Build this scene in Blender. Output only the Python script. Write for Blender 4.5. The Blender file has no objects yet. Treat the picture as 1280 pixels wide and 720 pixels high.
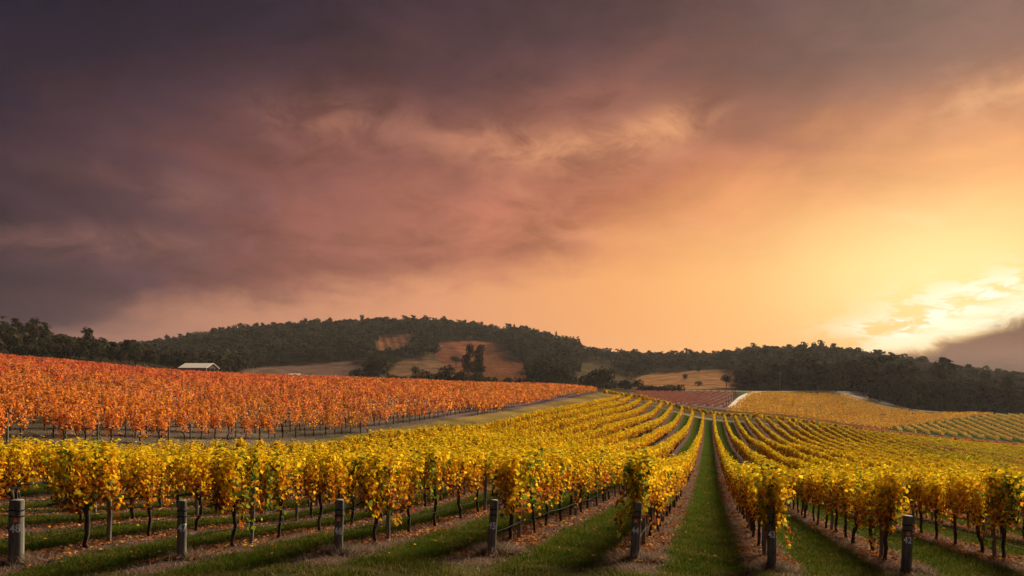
import bpy, math, random
import numpy as np
from mathutils import Vector, Matrix

random.seed(7)
rng = np.random.default_rng(7)
R = math.radians
scn = bpy.context.scene
col = scn.collection

# ------------------------------------------------------------------ camera
F = 900.0            # focal length in photo pixels (photo 1280 wide)
HOR = 485.0          # photo row of the horizon
cam_d = bpy.data.cameras.new("camera")
cam_d.sensor_width = 36.0
cam_d.lens = 36.0 * F / 1280.0
cam_d.shift_y = (HOR - 360.0) / 1280.0
cam_d.clip_start = 0.1
cam_d.clip_end = 20000.0
cam = bpy.data.objects.new("camera", cam_d)
cam.location = (0, 0, 0)
cam.rotation_euler = (R(90), 0, 0)
col.objects.link(cam)
scn.camera = cam

scn.view_settings.view_transform = 'Standard'
scn.view_settings.look = 'None'
scn.view_settings.gamma = 1.0
scn.view_settings.exposure = 1.0
scn.view_settings.use_curve_mapping = False
scn.render.engine = 'CYCLES'
scn.cycles.volume_bounces = 0
scn.cycles.max_bounces = 6
scn.cycles.transmission_bounces = 4
scn.cycles.transparent_max_bounces = 4

SUN_AZ = 33.0        # degrees to the right of the view
SUN_EL = 25.0

# ------------------------------------------------------------------ sky
def lin(h):
    h = h.lstrip('#')
    out = []
    for i in (0, 2, 4):
        c = int(h[i:i+2], 16) / 255.0
        out.append(c / 12.92 if c <= 0.04045 else ((c + 0.055) / 1.055) ** 2.4)
    return tuple(out) + (1.0,)

class NT:
    """small helper that writes maths as nodes"""
    def __init__(self, tree):
        self.t = tree
    def n(self, kind, **kw):
        nd = self.t.nodes.new(kind)
        for k, v in kw.items():
            setattr(nd, k, v)
        return nd
    def link(self, a, b):
        self.t.links.new(a, b)
    def put(self, sock, v):
        if isinstance(v, bpy.types.NodeSocket):
            self.t.links.new(v, sock)
        else:
            sock.default_value = v
    def m(self, op, a, b=None, c=None, clamp=False):
        nd = self.n('ShaderNodeMath', operation=op, use_clamp=clamp)
        self.put(nd.inputs[0], a)
        if b is not None: self.put(nd.inputs[1], b)
        if c is not None: self.put(nd.inputs[2], c)
        return nd.outputs[0]
    def vm(self, op, a, b=None):
        nd = self.n('ShaderNodeVectorMath', operation=op)
        self.put(nd.inputs[0], a)
        if b is not None: self.put(nd.inputs[1], b)
        return nd.outputs[0] if op not in ('DOT_PRODUCT', 'LENGTH') else nd.outputs['Value']
    def comb(self, x, y, z):
        nd = self.n('ShaderNodeCombineXYZ')
        self.put(nd.inputs[0], x); self.put(nd.inputs[1], y); self.put(nd.inputs[2], z)
        return nd.outputs[0]
    def noise(self, vec, scale, detail=6, rough=0.55, dist=0.0):
        nd = self.n('ShaderNodeTexNoise')
        self.put(nd.inputs['Vector'], vec)
        nd.inputs['Scale'].default_value = scale
        nd.inputs['Detail'].default_value = detail
        nd.inputs['Roughness'].default_value = rough
        nd.inputs['Distortion'].default_value = dist
        return nd.outputs[0]
    def ramp(self, fac, stops, interp='LINEAR'):
        nd = self.n('ShaderNodeValToRGB')
        cr = nd.color_ramp
        cr.interpolation = interp
        while len(cr.elements) < len(stops):
            cr.elements.new(1.0)
        for e, (p, c) in zip(cr.elements, stops):
            e.position = p
            e.color = c if len(c) == 4 else tuple(c) + (1.0,)
        self.put(nd.inputs[0], fac)
        return nd.outputs[0]
    def curve(self, x, pts, x0, x1, scale):
        """piecewise linear function"""
        f = self.m('DIVIDE', self.m('SUBTRACT', x, x0), x1 - x0, clamp=True)
        r = self.ramp(f, [((p - x0) / (x1 - x0), (v / scale,) * 3) for p, v in pts])
        return self.m('MULTIPLY', r, scale)
    def smooth(self, x, a, b):
        nd = self.n('ShaderNodeMapRange', interpolation_type='SMOOTHSTEP')
        self.put(nd.inputs[0], x)
        nd.inputs[1].default_value = a; nd.inputs[2].default_value = b
        nd.inputs[3].default_value = 0.0; nd.inputs[4].default_value = 1.0
        return nd.outputs[0]
    def mix(self, f, a, b, mode='MIX'):
        nd = self.n('ShaderNodeMix', data_type='RGBA', blend_type=mode)
        self.put(nd.inputs[0], f)
        self.put(nd.inputs[6], a); self.put(nd.inputs[7], b)
        return nd.outputs[2]

def PD(x, y):
    """photo pixel -> azimuth, elevation in degrees"""
    a = math.atan((x - 640) / F)
    return math.degrees(a), math.degrees(math.atan((HOR - y) / F * math.cos(a)))

world = bpy.data.worlds.new("World")
scn.world = world
world.use_nodes = True
wt = world.node_tree
wt.nodes.clear()
W = NT(wt)
tc = W.n('ShaderNodeTexCoord')
D = tc.outputs['Generated']
sp = W.n('ShaderNodeSeparateXYZ'); W.link(D, sp.inputs[0])
dx, dy, dz = sp.outputs
az = W.m('MULTIPLY', W.m('ARCTAN2', dx, dy), 180 / math.pi)
el = W.m('MULTIPLY', W.m('ARCSINE', dz), 180 / math.pi)
# cloud-plane coordinates give the clouds their perspective towards the horizon
inv = W.m('DIVIDE', 1.0, W.m('ADD', W.m('MAXIMUM', dz, 0.0), 0.16))
cp = W.comb(W.m('MULTIPLY', dx, inv), W.m('MULTIPLY', dy, inv), 0.0)
n1 = W.noise(cp, 0.9, 7, 0.55, 0.3)
n2 = W.noise(W.vm('ADD', cp, (5.3, 1.7, 0)), 2.6, 8, 0.6, 0.4)
n3 = W.noise(W.vm('MULTIPLY', D, (1, 1, 2.2)), 5.0, 8, 0.6, 0.5)
n4 = W.noise(W.vm('MULTIPLY', D, (1, 1, 1.9)), 13.0, 8, 0.62, 0.6)
nn = W.m('ADD', W.m('MULTIPLY', n1, 0.5), W.m('MULTIPLY', n3, 0.5))
nc = W.m('SUBTRACT', nn, 0.5)
n2c = W.m('SUBTRACT', n2, 0.5)
n4c = W.m('SUBTRACT', n4, 0.5)
n5 = W.noise(W.vm('MULTIPLY', D, (1, 1, 3.2)), 24.0, 7, 0.6, 0.4)

sx, sy = PD(1190, 330)
da = W.m('SUBTRACT', az, sx)
de = W.m('MULTIPLY', W.m('SUBTRACT', el, sy), 2.2)
d = W.m('SQRT', W.m('ADD', W.m('MULTIPLY', da, da), W.m('MULTIPLY', de, de)))
d_cl = W.m('ADD', d, W.m('ADD', W.m('MULTIPLY', nc, 26.0), W.m('ADD', W.m('MULTIPLY', n2c, 9.0), W.m('MULTIPLY', n4c, 11.0))))
clear = W.ramp(W.m('DIVIDE', W.m('ADD', d, W.m('MULTIPLY', nc, 6.0)), 80.0, clamp=True),
               [(0.00, lin('#ffdd8e')), (0.07, lin('#ffcb78')), (0.17, lin('#f8b56a')), (0.30, lin('#eea463')),
                (0.48, lin('#d9936a')), (0.66, lin('#ba8064')), (0.82, lin('#7f5650')), (1.0, lin('#4a3a40'))])
cloud = W.ramp(W.m('DIVIDE', d_cl, 80.0, clamp=True),
               [(0.00, lin('#ffc474')), (0.10, lin('#eda05e')), (0.20, lin('#d98a56')), (0.27, lin('#c97a50')), (0.36, lin('#b97052')),
                (0.50, lin('#a0624f')), (0.62, lin('#835047')), (0.74, lin('#573a3f')), (0.86, lin('#33232f')), (1.0, lin('#1b162b'))])
# soft elliptical patches of sky
def blob(px, py, sxp, syp, rot=0.0):
    ca, ce = PD(px, py)
    k = 15.0
    a = W.m('SUBTRACT', az, ca); e = W.m('SUBTRACT', el, ce)
    c, s = math.cos(rot), math.sin(rot)
    u = W.m('ADD', W.m('MULTIPLY', a, c * k / sxp), W.m('MULTIPLY', e, s * k / sxp))
    v = W.m('ADD', W.m('MULTIPLY', a, -s * k / syp), W.m('MULTIPLY', e, c * k / syp))
    q = W.m('ADD', W.m('MULTIPLY', u, u), W.m('MULTIPLY', v, v))
    return W.m('EXPONENT', W.m('MULTIPLY', q, -1.0))

UPB = blob(1200, -40, 480, 150, 0.0)
# the upper sky goes to a dull violet
up = W.smooth(W.m('ADD', el, W.m('MULTIPLY', nc, 13.0)), 15.0, 28.0)
up = W.m('MAXIMUM', W.m('MULTIPLY', up, 0.88), W.m('MULTIPLY', W.smooth(W.m('ADD', UPB, W.m('ADD', W.m('MULTIPLY', nc, .8), W.m('MULTIPLY', n4c, .5))), 0.05, 0.85), 0.93), clamp=True)
cloud = W.mix(up, cloud, W.ramp(W.m('DIVIDE', d, 80.0, clamp=True), [(0.3, lin('#70483f')), (0.55, lin('#4b3236')), (0.8, lin('#2c1f2c')), (1.0, lin('#181427'))]))
# billows: lighter and darker folds in the deck
fold = W.m('ADD', W.m('MULTIPLY', n2c, 1.7), W.m('MULTIPLY', n4c, 1.5))
fold = W.m('ADD', 1.0, fold)
fc = W.comb(fold, fold, fold)
cloud = W.mix(0.75, cloud, fc, 'MULTIPLY')
# underside edge of the cloud deck
pts = [(-60, 3.0), (-36, 2.0), (-32, 3.0), (-27, 5.0), (-20, 6.0), (-10, 7.5), (0, 8.7), (8, 10.6), (14, 10.8), (20, 10.6), (30, 10.6), (60, 10.6)]
edge = W.curve(az, pts, -60, 60, 20.0)
dm = W.m('ADD', W.m('SUBTRACT', el, edge), W.m('ADD', W.m('MULTIPLY', nc, 9.0), W.m('MULTIPLY', n4c, 3.0)))
wid = W.m('ADD', 1.0, W.m('MULTIPLY', W.smooth(az, 2.0, 24.0), 3.6))
soft = W.smooth(W.m('DIVIDE', dm, wid), -1.2, 2.2)
sky = W.mix(soft, clear, cloud)

# lit wisps under the deck
wisps = [(400, 152, 75, 24, 0.0, 0.75), (590, 178, 85, 20, -0.1, 0.75), (730, 185, 90, 24, 0.05, 1.0), (842, 152, 55, 22, 0.2, 0.85),
         (1245, 118, 80, 26, 0.0, 0.8), (100, 303, 150, 20, 0.05, 0.5), (232, 248, 40, 16, 0, 0.3), (140, 215, 130, 18, 0, .22), (775, 290, 90, 16, 0.0, 0.5),
         (1150, 275, 110, 16, 0.0, 0.5), (640, 235, 40, 10, -0.5, .3)]
tot = None
for b in wisps:
    g = W.m('MULTIPLY', blob(*b[:5]), b[5])
    tot = g if tot is None else W.m('ADD', tot, g)
wn = W.smooth(W.m('ADD', W.m('MULTIPLY', n4, 0.6), W.m('MULTIPLY', n3, 0.4)), 0.37, 0.64)
wf = W.m('MULTIPLY', tot, wn, clamp=True)
wcol = W.ramp(W.m('DIVIDE', d, 80.0, clamp=True), [(0, lin('#ffe9a8')), (0.3, lin('#f0aa6e')), (0.5, lin('#cf8a66')), (0.9, lin('#7d564f'))])
sky = W.mix(W.m('MULTIPLY', wf, 0.9), sky, wcol)
# glow round the hidden sun
glow = blob(1180, 345, 140, 62, 0.0)
sky = W.mix(W.m('MULTIPLY', glow, 0.70), sky, lin('#ffe8a0'))
# low dark bank at the right with bright broken edges
bank_edge = W.curve(az, [(0, 0.0), (24, 0.5), (26, 2.2), (30, 3.5), (33, 4.4), (36, 5.3), (40, 6.0), (60, 6.4)], 0, 60, 10.0)
bn = W.m('ADD', W.m('SUBTRACT', bank_edge, el), W.m('ADD', W.m('MULTIPLY', n4c, 3.4), W.m('MULTIPLY', nc, 1.0)))
rim = W.m('MULTIPLY', W.smooth(bn, -1.7, -0.2), W.smooth(bn, 0.9, -0.1))
azm = W.smooth(az, 22.0, 29.0)
puff = W.m('MULTIPLY', W.m('ADD', blob(1225, 372, 85, 22, 0.15), W.m('ADD', blob(1140, 408, 62, 9, 0.0), blob(1215, 395, 80, 9, 0.25))), W.smooth(n5, 0.42, 0.58))
sky = W.mix(W.m('MULTIPLY', puff, 1.0, clamp=True), sky, lin('#fffbe2'))
bank = W.mix(W.smooth(n4, 0.35, 0.65), lin('#4a2c28'), lin('#74463a'))
sky = W.mix(W.m('MULTIPLY', W.smooth(bn, -0.2, 1.4), azm), sky, bank)
sky = W.mix(W.m('MULTIPLY', rim, W.m('MULTIPLY', azm, 0.8)), sky, lin('#fff4cc'))
# the half of the sky behind the viewer is dull dusk
back = W.smooth(dy, 0.25, -0.25)
sky = W.mix(back, sky, lin('#4b4350'))
# a little real sky behind it all
nish = W.n('ShaderNodeTexSky', sky_type='NISHITA')
nish.sun_disc = False
nish.sun_elevation = R(SUN_EL)
nish.sun_rotation = R(SUN_AZ)
nish.dust_density = 4.0
bg1 = W.n('ShaderNodeBackground'); W.link(nish.outputs[0], bg1.inputs[0]); bg1.inputs[1].default_value = 0.05
bg2 = W.n('ShaderNodeBackground'); W.link(sky, bg2.inputs[0]); bg2.inputs[1].default_value = 0.53
mx = W.n('ShaderNodeMixShader'); mx.inputs[0].default_value = 0.985
W.link(bg1.outputs[0], mx.inputs[1]); W.link(bg2.outputs[0], mx.inputs[2])
wo = W.n('ShaderNodeOutputWorld'); W.link(mx.outputs[0], wo.inputs[0])
world.cycles.sampling_method = 'MANUAL'
world.cycles.sample_map_resolution = 512

# ------------------------------------------------------------------ sun
sun_d = bpy.data.lights.new("sun", 'SUN')
sun_d.energy = 5.0
sun_d.angle = R(18.0)
sun_d.color = (1.0, 0.84, 0.60)
sun = bpy.data.objects.new("sun", sun_d)
a, e = R(SUN_AZ), R(SUN_EL)
sdir = Vector((math.sin(a) * math.cos(e), math.cos(a) * math.cos(e), math.sin(e)))
sun.rotation_euler = sdir.to_track_quat('Z', 'Y').to_euler()
sun.location = (30, 40, 60)
col.objects.link(sun)

# ------------------------------------------------------------------ land
THETA = math.atan((886 - 640) / F)      # direction of the vine rows, right of the view
SU, CU = math.sin(THETA), math.cos(THETA)
def uv2xy(u, v):
    return u * SU + v * CU, u * CU - v * SU
def xy2uv(x, y):
    return x * SU + y * CU, x * CU - y * SU

def Y(z, ypx):
    return (z, (HOR - ypx) * z / F)
cols = {
 -250: [(13, -3.4), (22, -3.2), (34, -1.8), (60, 0.5), (90, 3.4), (140, 7.5), (220, 7.5), (320, 14), Y(450, 410), Y(700, 420), Y(1000, 420), Y(1400, 430)],
 0: [(5, -3.5), (14.5, -3.56), (21, -3.65), (27, -3.8), (32, -3.5), (38, -2.75), (60, -1.1), (90, 1.3), (115, 3.2), (140, 4.5), (160, 4.8), (220, 3.5), (330, 10), Y(450, 422), Y(700, 430), Y(1000, 438), Y(1400, 445)],
 100: [(155, 3.8), (175, 3.9), (240, 3.0), (340, 8), Y(450, 441), Y(700, 450), Y(1000, 443), Y(1400, 448)],
 200: [(5, -3.5), (14.7, -3.56), (27, -4.0), (34.8, -4.35), (41, -4.0), (49, -3.5), (80, -1.9), (120, 0.3), (170, 2.5), (190, 2.5), (260, 1.8), (340, 5.0), Y(450, 458), Y(650, 460), Y(1000, 434), Y(1400, 445)],
 300: [(190, 1.9), (210, 1.9), (280, 1.5), Y(450, 474), Y(600, 464), Y(800, 441), Y(1000, 420), Y(1400, 430)],
 400: [(5, -3.5), (15.3, -3.52), (27, -4.3), (49.8, -5.2), (60, -5.05), (70, -4.65), (100, -3.1), (140, -1.0), (200, 1.4), (220, 1.4), (300, 0.5), Y(450, 476), Y(600, 468), Y(800, 440), Y(1000, 415), Y(1400, 425)],
 520: [(215, 0.7), (235, 0.7), (300, -0.5), Y(450, 479), Y(600, 468), Y(800, 440), Y(1000, 411), Y(1400, 425)],
 600: [(5, -3.5), (15.8, -3.6), (27, -4.2), (45, -5.0), (84, -6.0), (100, -5.5), (117, -4.5), (150, -3.4), (190, -1.6), (230, 0.0), (250, 0.0), (320, -2), Y(450, 482), Y(600, 470), Y(800, 446), Y(1000, 417), Y(1400, 435)],
 680: [(170, -4.0), (210, -1.6), (240, -0.3), (260, -.4), (330, -2.5), Y(470, 483), Y(600, 474), Y(800, 455), Y(1000, 436), Y(1400, 445)],
 750: [(5, -3.6), (16, -3.75), (27, -4.5), (45, -5.7), (82, -7.0), (120, -6.4), (164, -5.0), (222, -2.6), (260, -1.6), (300, -2.2), (350, -3.2), Y(480, 485), Y(600, 480), Y(800, 463), Y(1000, 450), Y(1400, 455)],
 820: [(45, -6.1), (82, -7.8), (164, -8.3), (222, -5.2), (235, -4.8), (290, -6.5), (360, -4.6), Y(420, 490), Y(480, 487), Y(600, 482), Y(800, 465), Y(1000, 455), Y(1400, 460)],
 880: [(5, -3.7), (16.6, -4.0), (27, -4.8), (45, -6.3), (82, -8.4), (125, -9.9), (164, -10.5), (200, -9.6), (222, -8.6), (235, -8.3), (300, -8.8), Y(370, 500), Y(420, 491), Y(500, 486.5), Y(600, 480), Y(800, 462), Y(1000, 453), Y(1400, 465)],
 950: [(45, -6.8), (82, -9.0), (164, -11.2), (225, -9.8), (300, -10.5), Y(370, 503), Y(450, 490.5), Y(550, 486), Y(650, 475), Y(850, 451), Y(1100, 460), Y(1500, 460)],
 1000: [(5, -3.8), (17, -4.25), (30, -5.4), (50, -7.2), (100, -10.0), (170, -12.0), (222, -11.2), (260, -12), (310, -11.5), Y(360, 506), Y(450, 490.5), Y(550, 485), Y(650, 473), Y(850, 451), Y(1100, 460), Y(1500, 460)],
 1070: [(17, -4.25), (50, -7.5), (100, -11), (170, -14), (230, -14.3), (300, -15.5), (350, -13.0), Y(425, 499), Y(468, 489), Y(500, 487.5), Y(600, 478), Y(850, 453), Y(1100, 460), Y(1500, 460)],
 1140: [(5, -3.8), (16, -4.15), (30, -5.5), (50, -7.7), (100, -11.8), (170, -14.8), (230, -16.5), (300, -17.6), (350, -15.5), Y(400, 514), Y(440, 511), Y(500, 505), Y(650, 486), Y(850, 467), Y(1100, 474), Y(1500, 470)],
 1280: [(5, -3.8), (16, -4.2), (30, -5.7), (50, -8.2), (100, -13.0), (170, -17.5), (230, -20.3), (280, -21.8), (340, -18.3), (385, -15.0), Y(450, 517), Y(600, 504), Y(850, 484), Y(1100, 488), Y(1500, 480)],
 1560: [(5, -3.8), (16, -4.2), (50, -9), (100, -15), (200, -22), (300, -26), (400, -24), Y(600, 515), Y(850, 497), Y(1100, 495), Y(1500, 490)],
}
P_, V_ = [], []
for xp, lst in cols.items():
    t = (xp - 640) / F
    for z, h in lst:
        if 26 <= z <= 240 and xp >= 0 and (t * CU - SU) * z > -29:
            h -= 0.24 if (xp > 420 or (t * CU - SU) * z > -14) else 0.5
        rr = z * math.hypot(1, t)
        P_.append((math.degrees(math.atan(t)) / 14.0, math.log(rr) * 1.9)); V_.append(h / (rr + 30.0))
P_ = np.array(P_); V_ = np.array(V_)
def tps(r2):
    return 0.5 * r2 * np.log(r2 + 1e-12)
n_ = len(P_)
dd = ((P_[:, None, :] - P_[None, :, :]) ** 2).sum(-1)
A_ = np.zeros((n_ + 3, n_ + 3))
A_[:n_, :n_] = tps(dd) + np.eye(n_) * 0.004
A_[:n_, n_] = 1; A_[:n_, n_+1:] = P_; A_[n_, :n_] = 1; A_[n_+1:, :n_] = P_.T
sol = np.linalg.solve(A_, np.concatenate([V_, np.zeros(3)]))
def hfun(phi, r):
    """ground height over azimuth (deg) and range; level with the eye = 0"""
    shp = phi.shape
    pc = np.clip(phi, -50, 46).ravel() / 14.0
    rc = np.log(np.clip(r, 4.5, 1700)).ravel() * 1.9
    out = np.empty(pc.shape)
    for i in range(0, len(pc), 20000):
        q = np.stack([pc[i:i+20000], rc[i:i+20000]], 1)
        d2 = ((q[:, None, :] - P_[None]) ** 2).sum(-1)
        out[i:i+20000] = tps(d2) @ sol[:n_] + sol[n_] + q @ sol[n_+1:]
    return out.reshape(shp) * (np.clip(r, 4.5, 1700) + 30.0)

# polar grid, fine in front of the viewer
ph_f = np.linspace(-56, 52, 420)
ph_b = np.linspace(52, 304, 50)[1:-1]
PH = np.concatenate([ph_f, ph_b])
RG = np.concatenate([[1.5, 3.0], np.exp(np.linspace(math.log(4.5), math.log(1700), 430)), [2000, 2400]])
gp, gr = np.meshgrid(PH, RG)          # rows = range
gpw = np.where(gp > 180, gp - 360, gp)
H = hfun(gpw, gr)
# behind the viewer: blend round between both sides
wb = np.clip((gp - 52) / 252.0, 0, 1)
Hr = hfun(np.full_like(gp, 46.0), gr); Hl = hfun(np.full_like(gp, -50.0), gr)
backm = gp > 52
Hb = Hr * (1 - wb) + Hl * wb
Hb = np.where(gr > 60, Hb * np.clip(60 / gr, .2, 1), Hb)
mb = np.clip(np.minimum(gp - 52, 304 - gp) / 25.0, 0, 1)
H = np.where(backm, (Hr * (1 - wb) + Hl * wb) * (1 - mb) + Hb * mb, H)
# small unevenness
def vnoise(x, y, s, seed):
    r = np.random.default_rng(seed)
    o = np.zeros_like(x)
    for k in range(5):
        a = r.uniform(0, 2 * math.pi); w = r.uniform(.6, 1.7) / s; p = r.uniform(0, 6.28)
        o += np.sin((x * math.cos(a) + y * math.sin(a)) * w * 6.28 + p + 1.3 * np.sin((x * math.sin(a) - y * math.cos(a)) * w * 4 + p))
    return o / 5
GX = gr * np.sin(np.radians(gp)); GY = gr * np.cos(np.radians(gp))
H += 0.035 * vnoise(GX, GY, 2.6, 1) * (gr < 120)
H += np.where(gr > 480, 1.0, 0) * vnoise(GX, GY, 120, 5) * np.clip((gr - 480) / 300, 0, 1) * 2.6
NR, NP = H.shape
NF = len(ph_f)

def ground(x, y):
    """height of the built ground mesh (bilinear on its grid)"""
    x = np.asarray(x, float); y = np.asarray(y, float)
    r = np.hypot(x, y); p = np.degrees(np.arctan2(x, y))
    fi = np.clip((p + 56) / 108 * (NF - 1), 0, NF - 1.001)
    ri = np.interp(r, RG, np.arange(NR)); ri = np.clip(ri, 0, NR - 1.001)
    i = ri.astype(int); j = fi.astype(int); a = ri - i; b = fi - j
    return (H[i, j] * (1-a) * (1-b) + H[i+1, j] * a * (1-b) + H[i, j+1] * (1-a) * b + H[i+1, j+1] * a * b)
def topx(x, y, z):
    """photo pixel of a world point"""
    return 640 + F * x / y, HOR - F * z / y
def inpoly(px, py, poly):
    px = np.asarray(px); py = np.asarray(py)
    c = np.zeros(px.shape, bool); m = len(poly); j = m - 1
    for i in range(m):
        xi, yi = poly[i]; xj, yj = poly[j]
        if yi != yj:
            c ^= ((yi > py) != (yj > py)) & (px < (xj - xi) * (py - yi) / (yj - yi) + xi)
        j = i
    return c

# ---- where things grow (plan of the land)
ROWS = {48: 11.4, 47: 12.6, 46: 13.8, 45: 15.1, 44: 16.2, 43: 17.4, 42: 18.5}
def row_v(n):
    return 3.0 * (43.5 - n) - 0.1
def row_start(n):
    if n in ROWS: return ROWS[n]
    if n > 48: return max(2.0, 11.4 - 1.22 * (n - 48))
    return 18.5 + 1.15 * (42 - n)
def row_end(v):
    # far end of the yellow rows, in front of the transverse hedge
    return np.where(v < 10, 221.0 + 0.15 * v, 222.5 + 0.55 * (v - 10) * np.clip((v - 10) / 40.0, 0, 1))
N_LEFT, N_RIGHT = 52, 4

mats = {}
def newmat(name):
    m = bpy.data.materials.new(name); m.use_nodes = True
    m.node_tree.nodes.clear()
    return m, NT(m.node_tree)
def finish(m, N, shader):
    o = N.n('ShaderNodeOutputMaterial'); N.link(shader, o.inputs[0]); mats[m.name] = m
    return m
def principled(N, colr, rough=0.9, normal=None, spec=0.2):
    b = N.n('ShaderNodeBsdfPrincipled')
    N.put(b.inputs['Base Color'], colr); N.put(b.inputs['Roughness'], rough)
    b.inputs['Specular IOR Level'].default_value = spec
    if normal is not None: N.link(normal, b.inputs['Normal'])
    return b.outputs[0]
def bump(N, h, strength=0.5, dist=0.05):
    b = N.n('ShaderNodeBump'); N.put(b.inputs['Height'], h)
    b.inputs['Strength'].default_value = strength; b.inputs['Distance'].default_value = dist
    return b.outputs[0]
def attr(N, name):
    a_ = N.n('ShaderNodeAttribute'); a_.attribute_name = name
    return a_

def mesh_obj(name, verts, faces_flat, fsize, mat, parent=None, colors=None, smooth=False, mesh_only=False, attrs=None):
    """faces_flat: (n, fsize) int array; colors: per-face rgb written to corners"""
    verts = np.asarray(verts, np.float32); faces_flat = np.asarray(faces_flat, np.int32)
    me = bpy.data.meshes.new(name)
    nf = len(faces_flat)
    me.vertices.add(len(verts)); me.vertices.foreach_set('co', verts.ravel())
    me.loops.add(nf * fsize); me.loops.foreach_set('vertex_index', faces_flat.ravel())
    me.polygons.add(nf); me.polygons.foreach_set('loop_start', np.arange(nf, dtype=np.int32) * fsize)
    try: me.polygons.foreach_set('loop_total', np.full(nf, fsize, np.int32))
    except Exception: pass
    if smooth: me.polygons.foreach_set('use_smooth', np.ones(nf, bool))
    me.update(calc_edges=True)
    if colors is not None:
        ca = me.color_attributes.new('tint', 'FLOAT_COLOR', 'CORNER')
        c4 = np.ones((nf, fsize, 4), np.float32); c4[:, :, :3] = np.asarray(colors, np.float32)[:, None, :]
        ca.data.foreach_set('color', c4.ravel())
    for k, v in (attrs or {}).items():
        v = np.asarray(v, np.float32)
        if v.ndim == 1:
            at = me.attributes.new(k, 'FLOAT', 'POINT'); at.data.foreach_set('value', v)
        else:
            at = me.attributes.new(k, 'FLOAT_COLOR', 'POINT')
            c4 = np.ones((len(v), 4), np.float32); c4[:, :3] = v; at.data.foreach_set('color', c4.ravel())
    me.materials.append(mat)
    me.validate(verbose=False)
    if mesh_only: return me
    return link(name, me, parent)
def link(name, me, parent=None):
    o = bpy.data.objects.new(name, me); col.objects.link(o)
    if parent is not None: o.parent = parent
    return o
def tag(o, label=None, cat=None, group=None, kind=None):
    if label: o['label'] = label
    if cat: o['category'] = cat
    if group: o['group'] = group
    if kind: o['kind'] = kind
    return o
def empty(name, loc, rz=0.0, scale=None):
    o = bpy.data.objects.new(name, None); col.objects.link(o)
    o.location = loc; o.rotation_euler = (0, 0, rz)
    o.empty_display_size = 0.3
    if scale: o.scale = scale
    return o

# ---- ground colours by region
XP, YP = topx(GX, np.where(GY > 1, GY, 1), H)
front = (GY > 1)
U_, V__ = xy2uv(GX, GY)
land = np.zeros(H.shape + (3,)); land[:] = (0.105, 0.085, 0.04)
st = 17.0 + 0.4 * V__
yf = front & (V__ > -28.0) & (V__ < 125) & (U_ < row_end(V__)) & (U_ > np.where(V__ < 0, 16.6 + 0.38 * V__, 17.5 + .39 * V__) - 1.3)
# near headland
land[(gr < 60)] = (0.085, 0.075, 0.030)
# orange field floor
ORB = [(-260, 580), (0, 562), (200, 558), (400, 550), (480, 537), (560, 524.5), (640, 513), (690, 503), (735, 494), (760, 487.5), (745, 470), (600, 460), (300, 440), (0, 400), (-260, 380)]
of = front & (gr < 262) & inpoly(XP, YP, ORB) & (V__ < -30)
land[of] = (0.13, 0.095, 0.10)
head = front & (V__ <= -28) & (V__ > -60) & ~of & (gr < 300) & (gr > 25)
land[head] = (0.24, 0.165, 0.055)
# beyond
far = (gr > 300)
land[far] = (0.075, 0.055, 0.03)
CLEAR = {
 'patch': ([(470, 418), (518, 417), (527, 422), (500, 440), (470, 438)], (0.28, 0.12, 0.068)),
 'brown': ([(556, 427), (600, 426), (626, 429), (642, 442), (664, 462), (650, 478), (600, 480), (600, 455), (560, 440), (545, 425)], (0.21, 0.075, 0.045)),
 'brown2': ([(543, 436), (560, 430), (590, 450), (592, 470), (570, 468), (545, 448)], (0.15, 0.055, 0.034)),
 'spur': ([(474, 478), (500, 452), (530, 445), (565, 460), (590, 482), (480, 482)], (0.15, 0.085, 0.048)),
 'low': ([(296, 476), (304, 464), (345, 457), (415, 453), (455, 449), (466, 462), (440, 478)], (0.14, 0.085, 0.066)),
 'tan1': ([(722, 447), (740, 444), (768, 448), (765, 457), (748, 468), (727, 462)], (0.15, 0.082, 0.045)),
 'tan2': ([(778, 484), (800, 470), (840, 460), (866, 453), (905, 458), (918, 465), (925, 484), (860, 487)], (0.27, 0.135, 0.06)),
 'tan3': ([(700, 476), (760, 462), (790, 470), (778, 486), (720, 488)], (0.10, 0.065, 0.036)),
}
for k, (poly, c) in CLEAR.items():
    land[front & (gr > 380) & (gr < (800 if k.startswith('tan') else 1120)) & inpoly(XP, YP, poly)] = c
# strips of green at the far field edges
GREEN = [[(918, 492), (930, 489), (1046, 489), (1060, 494), (1120, 511), (1180, 516), (1110, 514), (1050, 500), (1000, 494), (940, 494)],
         [(1180, 512), (1285, 514), (1400, 516), (1400, 528), (1285, 524), (1240, 516)]]
for g in GREEN:
    land[far & front & (gr < 560) & inpoly(XP, YP, g)] = (0.07, 0.115, 0.045)
blockm = far & front & (gr < 460) & inpoly(XP, YP, [(918, 508), (930, 493), (1050, 493), (1180, 515), (1285, 520), (1400, 520), (1400, 560), (1100, 560), (900, 540)])
land[blockm & ~inpoly(XP, YP, GREEN[0])] = (0.15, 0.085, 0.03)
gm_ = far & front & (gr < 470) & inpoly(XP, YP, [(1060, 552), (1100, 538), (1180, 526), (1245, 518), (1400, 520), (1400, 560), (1285, 560), (1100, 560)])
land[gm_] = (0.04, 0.075, 0.03)
land[far & front & (gr < 540) & inpoly(XP, YP, [(1043, 489.0), (1086, 489.0), (1092, 495), (1112, 503.5), (1140, 511.5), (1108, 510), (1082, 503), (1058, 496.5)])] = (0.44, 0.35, 0.28)
redm = far & front & (gr < 460) & inpoly(XP, YP, [(790, 490), (918, 490), (912, 512), (780, 500)])
land[redm] = (0.17, 0.12, 0.13)

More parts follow.
